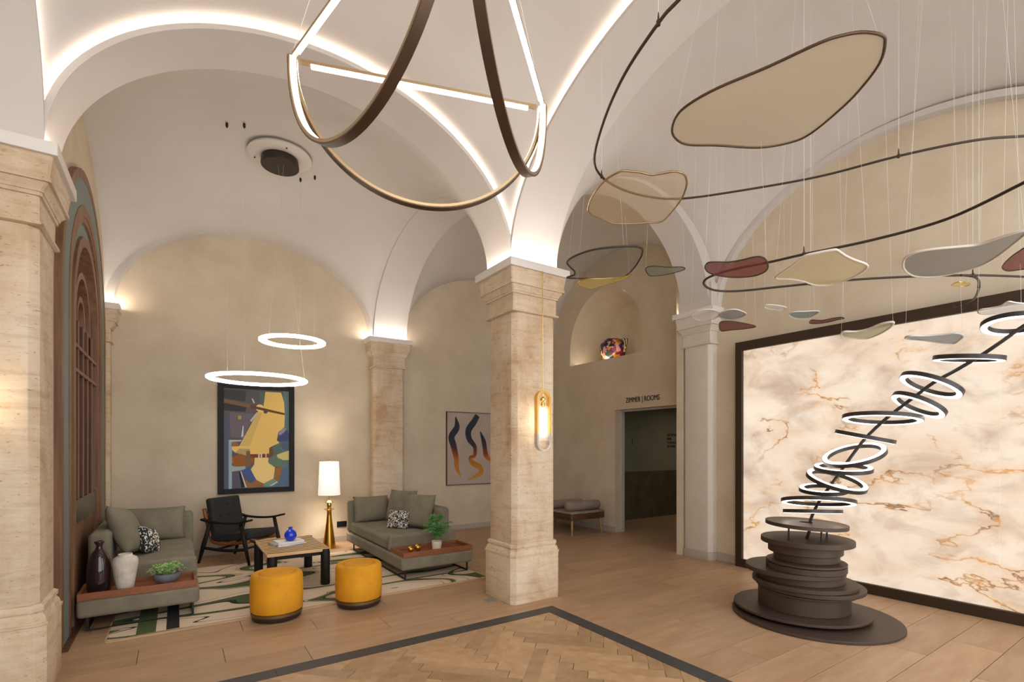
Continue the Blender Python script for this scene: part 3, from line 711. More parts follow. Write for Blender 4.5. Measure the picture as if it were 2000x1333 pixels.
LEAVES = [
('bronze',3.50,[(2.59,2.03),(2.50,1.93),(2.47,1.82),(2.49,1.65),(2.57,1.41),(2.63,1.18),(2.68,1.09),(2.74,1.03),(2.83,0.99),(2.90,1.00),(3.03,1.07),(3.16,1.21),(3.25,1.35),(3.34,1.55),(3.33,1.67),(3.21,1.82),(2.96,1.96),(2.80,2.06),(2.69,2.07)]),
('tan',3.50,[(2.83,3.06),(2.74,2.92),(2.68,2.78),(2.65,2.67),(2.65,2.58),(2.67,2.52),(2.73,2.49),(2.80,2.46),(2.88,2.44),(2.94,2.37),(2.98,2.32),(3.05,2.30),(3.12,2.32),(3.21,2.38),(3.31,2.48),(3.40,2.60),(3.48,2.74),(3.55,2.89),(3.48,2.97),(3.34,3.09),(3.21,3.16),(3.05,3.15),(2.91,3.13)]),
('grey',3.05,[(2.95,3.47),(2.95,3.38),(2.90,3.31),(2.80,3.25),(2.71,3.19),(2.67,3.10),(2.67,2.98),(2.70,2.86),(2.79,2.74),(2.91,2.64),(2.99,2.63),(3.07,2.69),(3.16,2.80),(3.28,2.98),(3.36,3.17),(3.26,3.28),(3.11,3.38)]),
('yellow',2.96,[(2.94,3.32),(2.94,3.20),(3.07,3.09),(3.16,2.98),(3.17,2.88),(3.21,3.03),(3.19,3.18),(3.16,3.35),(3.05,3.36)]),
('sage',3.14,[(3.58,3.10),(3.54,3.04),(3.58,2.99),(3.70,2.94),(3.79,2.87),(3.86,2.88),(3.87,2.95),(3.84,3.07),(3.78,3.16),(3.72,3.18)]),
('red',2.71,[(2.940,2.037),(2.880,1.977),(2.897,1.943),(2.974,1.892),(3.016,1.824),(3.034,1.747),(3.076,1.721),(3.161,1.738),(3.289,1.798),(3.357,1.866),(3.366,1.951),(3.281,2.037),(3.153,2.079),(3.042,2.079)]),
('cream',2.70,[(3.499,1.860),(3.362,1.685),(3.261,1.557),(3.261,1.493),(3.298,1.402),(3.334,1.392),(3.453,1.402),(3.582,1.402),(3.719,1.392),(3.802,1.411),(3.884,1.475),(3.957,1.585),(3.994,1.704),(3.930,1.768),(3.838,1.786),(3.747,1.786),(3.618,1.814)]),
('grey2',2.69,[(3.960,1.264),(3.784,1.199),(3.728,1.134),(3.747,1.060),(3.830,0.958),(3.886,0.883),(3.858,0.790),(3.840,0.707),(3.868,0.669),(3.998,0.734),(4.146,0.818),(4.286,0.911),(4.360,0.995),(4.388,1.097),(4.379,1.199),(4.277,1.274),(4.146,1.292)]),
('red',2.70,[(4.55,0.91),(4.41,0.86),(4.28,0.79),(4.22,0.73),(4.49,0.75),(4.70,0.80),(4.70,0.87),(4.66,0.91)]),
('yellow',2.80,[(5.13,1.32),(5.08,1.26),(5.22,1.23),(5.25,1.27),(5.21,1.30)]),
('white',2.72,[(4.20,2.33),(4.17,2.29),(4.26,2.25),(4.39,2.24),(4.45,2.30),(4.37,2.34),(4.28,2.35)]),
('teal',2.63,[(4.30,2.17),(4.25,2.11),(4.31,2.05),(4.40,1.98),(4.50,2.06),(4.55,2.14),(4.50,2.19),(4.41,2.20)]),
('red',2.55,[(4.39,2.05),(4.33,2.00),(4.41,1.96),(4.41,1.88),(4.43,1.83),(4.49,1.83),(4.49,1.88),(4.51,1.95),(4.49,2.03),(4.44,2.06)]),
('sage2',2.42,[(4.44,1.83),(4.38,1.78),(4.45,1.73),(4.44,1.64),(4.34,1.53),(4.32,1.47),(4.36,1.45),(4.51,1.52),(4.68,1.64),(4.80,1.76),(4.80,1.82),(4.66,1.86),(4.56,1.87)]),
('bluegrey',2.34,[(4.61,1.46),(4.56,1.41),(4.65,1.35),(4.71,1.25),(4.74,1.19),(4.89,1.19),(5.05,1.25),(5.19,1.33),(5.02,1.38),(4.80,1.42),(4.69,1.46)]),
('white',2.70,[(3.87,2.82),(3.78,2.71),(3.80,2.62),(3.88,2.60),(4.02,2.63),(4.14,2.77),(4.12,2.86),(4.02,2.88)]),
('bluegrey',2.65,[(3.89,2.57),(3.81,2.45),(3.84,2.38),(3.95,2.38),(4.06,2.41),(4.12,2.50),(4.12,2.58),(4.04,2.61)]),
('red',2.58,[(3.93,2.58),(3.87,2.51),(3.94,2.46),(4.12,2.44),(4.28,2.45),(4.27,2.56),(4.21,2.65),(4.17,2.72)]),
('white',2.43,[(4.54,1.03),(4.48,1.00),(4.49,0.95),(4.47,0.90),(4.38,0.85),(4.45,0.83),(4.57,0.80),(4.80,0.83),(4.80,0.85),(4.71,0.97),(4.65,1.03)]),
]
LLAB = ['largest bronze mesh leaf hanging at the top', 'tan mesh leaf with a wavy top edge in front of the rail', 'dark grey mesh leaf beside the top of the middle column',
        'pale yellow mesh leaf just under the dark grey one', 'small sage mesh leaf in front of the niche wall', 'largest dark red mesh leaf touching the lower rail', 'cream pointed mesh leaf over the lower rail',
        'long grey mesh leaf with an upswept tail at the right', 'dark red mesh leaf cut by the right edge of the photo', 'tiny yellow mesh leaf above the panel frame', 'tiny white oval mesh leaf left of the teal one',
        'small teal mesh leaf above the panel frame corner', 'thin wavy dark red mesh leaf above the panel frame', 'pale sage curled mesh leaf in front of the panel frame', 'blue grey wedge mesh leaf in front of the glowing stone',
        'white mesh leaf in front of the pale pilaster capital', 'blue grey mesh leaf beside the pale pilaster capital', 'small brick red mesh leaf under the blue grey one', 'translucent white mesh leaf over the topmost light ring']
for i, (ck, z, pts) in enumerate(LEAVES):
    cx = sum(p[0] for p in pts) / len(pts); cy = sum(p[1] for p in pts) / len(pts); ext = max(math.hypot(p[0] - cx, p[1] - cy) for p in pts)
    t = thing('mesh_leaf', LLAB[i], 'mobile leaf', (cx, cy, z), 'mesh leaves of the mobile')
    out = crom([(x, y, z) for x, y in pts], 4, True); K = 5; vs = []; fs = []; n = len(out)
    for r in range(1, K + 1):
        f_ = r / K
        for p in out: vs.append((cx + (p.x - cx) * f_, cy + (p.y - cy) * f_, z - .05 * ext * (1 - f_ * f_)))
    vs.append((cx, cy, z - .05 * ext))
    for r in range(K - 1):
        for j in range(n): fs.append((r * n + j, r * n + (j + 1) % n, (r + 1) * n + (j + 1) % n, (r + 1) * n + j))
    for j in range(n): fs.append((len(vs) - 1, (j + 1) % n, j))
    MB().add(vs, fs).build('mesh_panel', 'leaf_' + ck, t, smooth='all')
    MB().tube(out, .0075 if ext > .3 else .0045, 6, closed=True).build('rim', LEAFC[ck][2], t, smooth='all')
    for q in (0, n // 2):
        p = out[q]; hx, hy = cx + (p.x - cx) * .55, cy + (p.y - cy) * .55; MB().tube([tuple(p), (hx, hy, ceil_z(hx, hy))], .0007, 4).build('cable', 'wire', t)

# ------------------------------------------------------------------ lounge furniture
def cushion(name, label, loc, w, h, d, rz, tilt, m, group, roll=0, cat='cushion'):
    """pillow: w wide, h high, d thick; tilt leans it backwards, rz turns its face (0 faces -Y)"""
    R = Matrix.Translation(loc) @ Matrix.Rotation(rz, 4, 'Z') @ Matrix.Rotation(-tilt, 4, 'X') @ Matrix.Rotation(roll, 4, 'Y')
    mb = MB(R); N = 18; sides = []
    for sgn in (-1, 1):
        vs = []
        for i in range(N + 1):
            for j in range(N + 1):
                u, v = -1 + 2 * i / N, -1 + 2 * j / N
                e = max(0, (1 - abs(u) ** 2.6)) * max(0, (1 - abs(v) ** 2.6)); pinch = 1 - .05 * (1 - abs(u) ** 2) * abs(v) ** 2; pv = 1 - .05 * (1 - abs(v) ** 2) * abs(u) ** 2
                wr = .006 * math.sin(7 * u + 3 * v) * e
                vs.append((u * w / 2 * pv, sgn * (d / 2) * e ** .42 + wr, v * h / 2 * pinch))
        fs = [(i * (N + 1) + j, (i + 1) * (N + 1) + j, (i + 1) * (N + 1) + j + 1, i * (N + 1) + j + 1) for i in range(N) for j in range(N)]
        mb.add(vs, fs)
    o = mb.build(name, m, smooth='all')
    bm = bmesh.new(); bm.from_mesh(o.data); bmesh.ops.remove_doubles(bm, verts=bm.verts, dist=.0015); bmesh.ops.recalc_face_normals(bm, faces=bm.faces); bm.to_mesh(o.data); bm.free()
    o.data.polygons.foreach_set('use_smooth', [True] * len(o.data.polygons))
    return tag(o, label, cat, group)
def sofa(label, xo, sg, y0, depth=.9, length=2.2):
    """xo: room-side edge, sg: direction towards the backrest"""
    t = thing('corner_sofa', label, 'sofa', (xo + sg * depth / 2, y0 + length / 2, 0), 'olive suede sofas with wooden trays')
    def bx(nm, u0, u1, v0, v1, z0, z1, m, bv=.02, par=None):
        a, b_ = sorted((xo + sg * u0, xo + sg * u1))
        return B(a, b_, y0 + v0, y0 + v1, z0, z1).build(nm, m, par or t, bevel=bv, seg=4)
    bx('platform', 0, depth, 0, length, .115, .262, 'suede', .03)
    bx('seat_cushion', .012, depth - .16, .50, length - .14, .262, .42, 'suede', .045)
    bx('end_bolster', .006, depth - .02, .41, .50, .262, .455, 'suede', .035)
    bx('backrest', depth - .16, depth, .62, length, .262, .715, 'suede', .045)
    bx('end_backrest', 0, depth - .155, length - .145, length, .262, .715, 'suede', .045)
    tr = bx('tray', .035, depth - .02, .02, .40, .262, .276, 'tray', .003)
    for q in ((.02, depth - .005, .005, .027), (.02, depth - .005, .385, .407), (.02, .042, .027, .385), (depth - .027, depth - .005, .027, .385)):
        bx('tray_rim', q[0], q[1], q[2], q[3], .258, .318, 'tray', .003, tr)
    for v in (.03, length - .22):
        P = [(xo + sg * .05, y0 + v, .12), (xo + sg * .05, y0 + v, .008), (xo + sg * (depth - .07), y0 + v, .008), (xo + sg * (depth - .07), y0 + v, .12)]
        mb = MB()
        for a, b_ in zip(P[:-1], P[1:]):
            lo = [min(p, q) - .008 for p, q in zip(a, b_)]; hi = [max(p, q) + .008 for p, q in zip(a, b_)]; mb.box(lo[0], hi[0], lo[1], hi[1], max(0.012, lo[2]), hi[2])
        mb.build('leg_frame', 'black', t)
    for u in (.05, depth - .07):
        a = xo + sg * u; B(a - .008, a + .008, y0 + .038, y0 + length - .228, .012, .028).build('floor_rail', 'black', t)
    return t
sofa('olive suede sofa under the timber arch, vases on its tray', .17, -1, 5.25, .84)
sofa('olive suede sofa beside the middle column, gold balls on its tray', 2.08, 1, 5.27, .91)
GC, GS = 'olive suede cushions', 'small patterned cushions'
cushion('cushion', 'olive cushion at the far end of the sofa beside the floor lamp', (2.38, 7.22, .60), .52, .38, .17, 0, .22, 'suede', GC)
cushion('cushion', 'olive cushion propped in the corner of the right-hand sofa', (2.70, 6.86, .66), .48, .46, .16, -1.05, .30, 'suede', GC)
cushion('cushion', 'olive cushion leaning near the leafy pot on the right-hand sofa', (2.70, 6.25, .65), .50, .46, .17, -1.15, .32, 'suede', GC)
cushion('cushion', 'black and white scribbled cushion on the right-hand sofa', (2.47, 6.38, .535), .32, .26, .11, -.85, .35, 'scribble', GS)
cushion('cushion', 'olive cushion against the far end of the left-hand sofa', (-.20, 7.18, .60), .58, .40, .17, 0, .22, 'suede', GC)
cushion('cushion', 'olive cushion tipped against the timber side of the left-hand sofa', (-.42, 6.32, .67), .54, .50, .18, PI / 2 - .15, .38, 'suede', GC, .18)
cushion('cushion', 'black cushion with cream spots on the left-hand sofa', (-.24, 6.36, .54), .30, .28, .13, PI / 2 - .35, .3, 'spotted', GS, .3)
# things on the trays
def lathe_thing(name, label, cat, c, z, prof, m, n=40, group=None, smooth='all'):
    return tag(MB().lathe([(r, z + h) for r, h in prof], c, n).build(name, m, smooth=smooth), label, cat, group)
ZT0 = .277
lathe_thing('glass_vase', 'tall dark brown glass bottle vase on the left sofa tray', 'vase', (-.545, 5.46), ZT0,
            [(.001, 0), (.075, 0), (.083, .02), (.085, .10), (.083, .2), (.074, .27), (.05, .33), (.028, .36), (.021, .38), (.024, .40), (.036, .42), (.036, .428), (.028, .43), (.017, .40), (.015, .37), (.024, .355), (.045, .325), (.069, .265), (.077, .2), (.079, .1), (.076, .03), (.001, .02)], 'brownglass')
lathe_thing('ceramic_vase', 'white crackled ceramic vase beside the brown bottle', 'vase', (-.368, 5.42), ZT0,
            [(.001, 0), (.056, 0), (.062, .02), (.078, .12), (.091, .21), (.093, .245), (.085, .272), (.06, .288), (.05, .292), (.052, .302), (.050, .308), (.042, .305), (.044, .290), (.06, .27), (.07, .24), (.05, .1), (.001, .04)], 'ceramic')
def leaf_blob(mb, p, d, l, w):
    d = Vector(d).normalized(); s_ = d.cross(Vector((0, 0, 1)));
    if s_.length < .05: s_ = Vector((1, 0, 0))
    s_.normalize(); n_ = s_.cross(d); p = Vector(p); q = p + d * l; m_ = p + d * l * .55
    mb.add([tuple(p), tuple(m_ + s_ * w), tuple(q), tuple(m_ - s_ * w), tuple(m_ + n_ * w * .45), tuple(m_ - n_ * w * .25)], [(0, 1, 4), (1, 2, 4), (2, 3, 4), (3, 0, 4), (1, 0, 5), (2, 1, 5), (3, 2, 5), (0, 3, 5)])
t = thing('succulent_bowl', 'grey bowl of trailing green succulents on the left sofa tray', 'potted plant', (-.07, 5.45, ZT0))
MB().lathe([(.001, ZT0), (.05, ZT0), (.085, ZT0 + .03), (.103, ZT0 + .07), (.1, ZT0 + .095), (.092, ZT0 + .095), (.09, ZT0 + .085), (.001, ZT0 + .08)], (-.07, 5.45), 36).build('bowl', 'greybowl', t, smooth=40)
mb = MB(); rnd = random.Random(3)
for k in range(46):
    a = rnd.uniform(0, 2 * PI); R = rnd.uniform(.03, .155); top = .13 + rnd.uniform(0, .035); r0 = R * .35
    for q in range(14):
        f_ = q / 13; rr = r0 + (R - r0) * f_; zz = ZT0 + .085 + top * .55 * math.sin(min(1, f_ * 1.5) * PI * .62) - .07 * max(0, f_ - .55) * (R / .1)
        p = (-.07 + rr * math.cos(a), 5.45 + rr * math.sin(a), zz)
        for w_ in range(2):
            b_ = rnd.uniform(0, 2 * PI); leaf_blob(mb, p, (math.cos(b_), math.sin(b_), rnd.uniform(-.3, .9)), .022, .006)
tag(mb.build('foliage', 'succulent', t, smooth=30), kind='stuff')
for lab, x, y, r in (('left gold ball on the right-hand sofa tray', 2.262, 5.46, .038), ('right gold ball on the right-hand sofa tray, nearer the leafy pot', 2.368, 5.50, .042)):
    tt = thing('gold_ball', lab, 'ornament', (x, y, ZT0), 'gold balls')
    MB().lathe([(r * math.sin(PI * k / 16) + .0005, ZT0 + r - r * math.cos(PI * k / 16)) for k in range(17)], (x, y), 24).build('ball', 'gold', tt, smooth='all')
    MB().lathe([(.008, ZT0 + 2 * r - .003), (.006, ZT0 + 2 * r + .004), (.001, ZT0 + 2 * r + .004)], (x, y), 10).build('stud', 'brass', tt)
t = thing('potted_fern', 'leafy green plant in a white pot on the right-hand sofa tray', 'potted plant', (2.60, 5.47, ZT0))
MB().lathe([(.001, ZT0), (.052, ZT0), (.062, ZT0 + .1), (.056, ZT0 + .1), (.054, ZT0 + .09), (.001, ZT0 + .088)], (2.60, 5.47), 28).build('pot', 'potwhite', t, smooth=40)
mb = MB(); rnd = random.Random(5); st = MB()
for k in range(46):
    a = rnd.uniform(0, 2 * PI); R = rnd.uniform(.04, .19); hh = rnd.uniform(.1, .30) * (1.2 - R * 2.0); P = []
    for q in range(11):
        f_ = q / 10; P.append((2.60 + R * f_ ** 1.3 * math.cos(a), 5.47 + R * f_ ** 1.3 * math.sin(a), ZT0 + .09 + hh * math.sin(f_ * PI * .6)))
        if q > 2:
            for w_ in range(4): b_ = rnd.uniform(0, 2 * PI); leaf_blob(mb, P[-1], (math.cos(b_), math.sin(b_), rnd.uniform(-.2, .6)), rnd.uniform(.024, .04), .011)
    st.tube(P, .0015, 4)
tag(mb.build('foliage', 'leafgreen', t), kind='stuff'); tag(st.build('stems', 'leafgreen', t), kind='stuff')

# rug
t = thing('swirl_rug', 'cream rug with green and black swirls under the sofas and table', 'rug', (1.2, 6.2, 0))
RX0, RX1, RY0, RY1 = -.45, 2.96, 4.92, 7.25
B(RX0, RX1, RY0, RY1, 0.0005, .012).build('pile', 'rug', t, bevel=.004)
for q in ((RX0 - .012, RX0, RY0 - .012, RY1 + .012), (RX1, RX1 + .012, RY0 - .012, RY1 + .012), (RX0, RX1, RY0 - .03, RY0), (RX0, RX1, RY1, RY1 + .012)): B(*q, .0005, .011).build('binding', 'rugedge', t)
for x0, x1, m in ((-.27, -.14, 'ruggreen'), (-.07, .02, 'rugblack')): MB().prism([(x0, RY0 + .02), (x1, RY0 + .02), (x1, RY0 + .75), (x0, RY0 + .75)], .012, .0135).build('stripe', m, t)
ZR = .0125
# poufs
def pouf(label, x, y, z, r=.212):
    t = thing('round_pouf', label, 'pouf', (x, y, z), 'mustard velvet poufs')
    MB().lathe([(.001, z), (r - .02, z), (r - .012, z + .012), (r - .012, z + .035)], (x, y), 48).build('base', 'darkbase', t, smooth=40)
    MB().lathe([(r - .014, z + .035), (r - .003, z + .038), (r - .003, z + .062), (r - .014, z + .064)], (x, y), 48).build('metal_band', 'brasspouf', t, smooth=40)
    MB().lathe([(r - .012, z + .063), (r, z + .075), (r + .003, z + .2), (r, z + .355), (r - .005, z + .376), (r - .02, z + .391), (r - .04, z + .394), (r - .055, z + .393), (r - .062, z + .386), (.10, z + .386), (.001, z + .386)], (x, y), 56).build('seat', 'mustard', t, smooth='all')
    MB().lathe([(r - .066, z + .3865), (r - .072, z + .391), (.10, z + .394), (.001, z + .395)], (x, y), 48).build('top_cushion', 'mustard', t, smooth='all')
pouf('mustard velvet pouf nearer the left-hand sofa', .735, 4.80, .0118)
pouf('mustard velvet pouf nearer the right-hand sofa', 1.445, 4.76, .0118)
# coffee table: black legs, woven slats
t = thing('coffee_table', 'slatted coffee table on thick black legs in the middle of the rug', 'table', (1.07, 6.08, ZR))
for x, y in ((.80, 6.52), (.82, 5.66), (1.345, 5.63), (1.36, 6.56)): MB().lathe([(.045, ZR), (.048, ZR + .006), (.048, .395), (.045, .40)], (x, y), 24).build('leg', 'blackwood', t, smooth=40)
for y in (5.66, 6.54): B(.80, 1.36, y - .018, y + .018, .33, .372).build('cross_rail', 'blackwood', t)
for x in (.81, 1.35): B(x - .018, x + .018, 5.66, 6.54, .335, .37).build('side_rail', 'blackwood', t)
for k in range(12):
    y = 5.60 + k * .084; B(.765, 1.39, y, y + .05, .374, .402).build('slat', 'slat', t, bevel=.002, seg=1)
for k in range(11):
    y = 5.65 + k * .084; B(.775, 1.38, y + .001, y + .033, .372, .4016).build('slat_gap_shade', 'blackwood', t)  # black fill between the slats paints in the shade of open gaps
t = thing('book', 'lower pale hardcover book on the slatted table', 'book', (1.05, 6.12, .4025), 'books on the coffee table')
Rb = Matrix.Translation((1.05, 6.12, 0)) @ Matrix.Rotation(.25, 4, 'Z')
MB(Rb).box(-.165, .165, -.13, .13, .4025, .4065).box(-.165, .165, -.13, .13, .4225, .4265).box(-.165, -.160, -.13, .13, .4065, .4225).build('cover', 'bookcover', t)
MB(Rb).box(-.16, .158, -.124, .124, .4065, .4225).build('pages', 'paper', t)
t = thing('book', 'upper white book under the blue vase', 'book', (1.06, 6.10, .427), 'books on the coffee table')
Rb = Matrix.Translation((1.06, 6.10, 0)) @ Matrix.Rotation(.1, 4, 'Z')
MB(Rb).box(-.14, .14, -.11, .11, .427, .430).box(-.14, .14, -.11, .11, .442, .445).box(-.14, -.136, -.11, .11, .43, .442).build('cover', 'paper', t)
MB(Rb).box(-.136, .134, -.105, .105, .43, .442).build('pages', 'paper', t)
lathe_thing('blue_vase', 'round cobalt blue glass vase on the books', 'vase', (1.07, 6.07), .4455,
            [(.001, 0), (.035, 0), (.055, .02), (.066, .055), (.06, .09), (.042, .115), (.022, .128), (.018, .138), (.024, .15), (.03, .154), (.024, .154), (.014, .138), (.017, .126), (.036, .112), (.054, .088), (.06, .055), (.05, .024), (.001, .008)], 'blueglass')
# armchair with black frame
CA = Matrix.Translation((.74, 7.50, 0)) @ Matrix.Rotation(math.atan2(-.67, -.745), 4, 'Z')
t = thing('armchair', 'black-framed armchair with charcoal button cushions below the painting', 'armchair', (.74, 7.50, 0))
def rod(P, r, nm, m, n=8, sm='all'): return MB(CA).tube(crom(P, 5, False) if len(P) > 2 else P, r, n).build(nm, m, t, smooth=sm)
for s_ in (-1, 1):
    x = s_ * .30
    MB(CA).tube([(x, .36, ZR), (x, .30, .26), (x, .23, .545)], [.015, .026, .022], 8).build('leg', 'blackwood', t, smooth='all')
    MB(CA).tube([(x, -.42, 0), (x, -.34, .24), (x, -.24, .53)], [.015, .028, .022], 8).build('leg', 'blackwood', t, smooth='all')
    mb = MB(CA); P = crom([(x, -.36, .575), (x, -.22, .545), (x, 0, .535), (x, .2, .548), (x, .37, .585)], 6, False); rings = []
    for k, p in enumerate(P):
        f_ = k / (len(P) - 1); w = .022 + .028 * max(0, (f_ - .6) / .4) + .016 * max(0, (.25 - f_) / .25); h = .016
        rings.append([(p.x - w, p.y, p.z - h), (p.x + w, p.y, p.z - h), (p.x + w, p.y, p.z + h * .6), (p.x - w, p.y, p.z + h * .6)])
    mb.loft(rings).build('armrest', 'blackwood', t, bevel=.004)
    rod([(x, .315, .21), (x, 0, .185), (x, -.36, .205)], .021, 'stretcher', 'blackwood')
    rod([(s_ * .235, .30, .30), (s_ * .235, .0, .262), (s_ * .235, -.20, .262), (s_ * .235, -.28, .32), (s_ * .235, -.34, .50), (s_ * .235, -.40, .70)], .024, 'seat_frame', 'chairwood')
for y, z in ((.22, .20), (-.14, .195)): rod([(-.30, y, z), (.30, y, z)], .013, 'cross_stretcher', 'blackwood')
for k in range(5): f_ = k / 4; rod([(-.235, -.30 - .085 * f_, .36 + .29 * f_), (.235, -.30 - .085 * f_, .36 + .29 * f_)], .008, 'back_slat', 'chairwood')
for y in (.2, .05, -.1): rod([(-.235, y, .275), (.235, y, .275)], .009, 'seat_slat', 'chairwood')
def pad(nm, x0, x1, y0, y1, z0, z1, rot, org): 
    m2 = CA @ Matrix.Translation(org) @ Matrix.Rotation(rot, 4, 'X'); return MB(m2).box(x0, x1, y0, y1, z0, z1).build(nm, 'cushionblack', t, bevel=.028, seg=4)
pad('seat_cushion', -.255, .255, -.30, .32, 0, .095, .10, (0, 0, .295))
bc = pad('back_cushion', -.25, .25, -.045, .045, 0, .50, .20, (0, -.235, .345))
m2 = CA @ Matrix.Translation((0, -.235, .345)) @ Matrix.Rotation(.20, 4, 'X')
for x in (-.13, 0, .13):
    for z in (.25, .40): MB(m2 @ Matrix.Translation((x, .046, z)) @ Matrix.Rotation(-PI / 2, 4, 'X')).lathe([(.012, 0), (.011, .004), (.001, .006)], (0, 0), 10).build('button', 'black', bc)
# floor lamp
lx, ly = 1.90, 7.72
t = thing('floor_lamp', 'gold floor lamp with a white drum shade beside the sofa', 'lamp', (lx, ly, 0))
MB().lathe([(.001, 0), (.095, 0), (.096, .015), (.085, .10), (.062, .25), (.044, .38), (.034, .48), (.032, .545), (.04, .56)], (lx, ly), 40).build('base', 'gold', t, smooth=40)
MB().lathe([(.04, .56), (.078, .575), (.075, .58), (.03, .592), (.03, .61), (.036, .63), (.034, .66), (.03, .668), (.058, .676), (.056, .682), (.024, .705), (.008, .712), (.008, .80)], (lx, ly), 40).build('stem', 'brass', t, smooth=40)
MB().lathe([(.158, .79), (.138, 1.29)], (lx, ly), 48, cap=False).build('lamp_shade', 'shade', t, smooth='all', solid=.003)
MB().lathe([(.004, .80), (.004, 1.29), (.012, 1.295), (.012, 1.305), (.003, 1.325)], (lx, ly), 10).build('finial', 'brass', t)
for k in range(3): a = k * 2.094; MB().tube([(lx, ly, 1.285), (lx + .137 * math.cos(a), ly + .137 * math.sin(a), 1.285)], .002, 5).build('spider_arm', 'brass', t)
bl = bpy.data.lights.new('bulb', 'POINT'); bl.energy = 18; bl.color = (1, .91, .8); bl.shadow_soft_size = .05
bo = bpy.data.objects.new('bulb_light', bl); COL.objects.link(bo); bo.parent = t; bo.location = (0, 0, 1.05)
# wall socket and floor plate
t = thing('wall_socket', 'black double socket on the back wall beside the sofa', 'socket', (2.19, YB - .02, .28))
B(2.11, 2.27, YB - .012, YB - .0005, .235, .325).build('plate', 'socket', t, bevel=.003)
for x in (2.15, 2.23): MB(Matrix.Translation((x, YB - .0122, .28)) @ Matrix.Rotation(PI / 2, 4, 'X')).lathe([(.024, 0), (.024, .003), (.02, .003), (.02, .0015), (.001, .0015)], (0, 0), 16).build('outlet', 'black', t)
t = thing('floor_plate', 'small grey metal plate in the floor beside the middle column', 'floor plate', (2.56, 4.15, 0))
B(2.50, 2.60, 4.10, 4.21, .0003, .003).build('plate', 'floorplate', t); B(2.515, 2.585, 4.12, 4.19, .003, .0042).build('lid', 'floorplate', t)

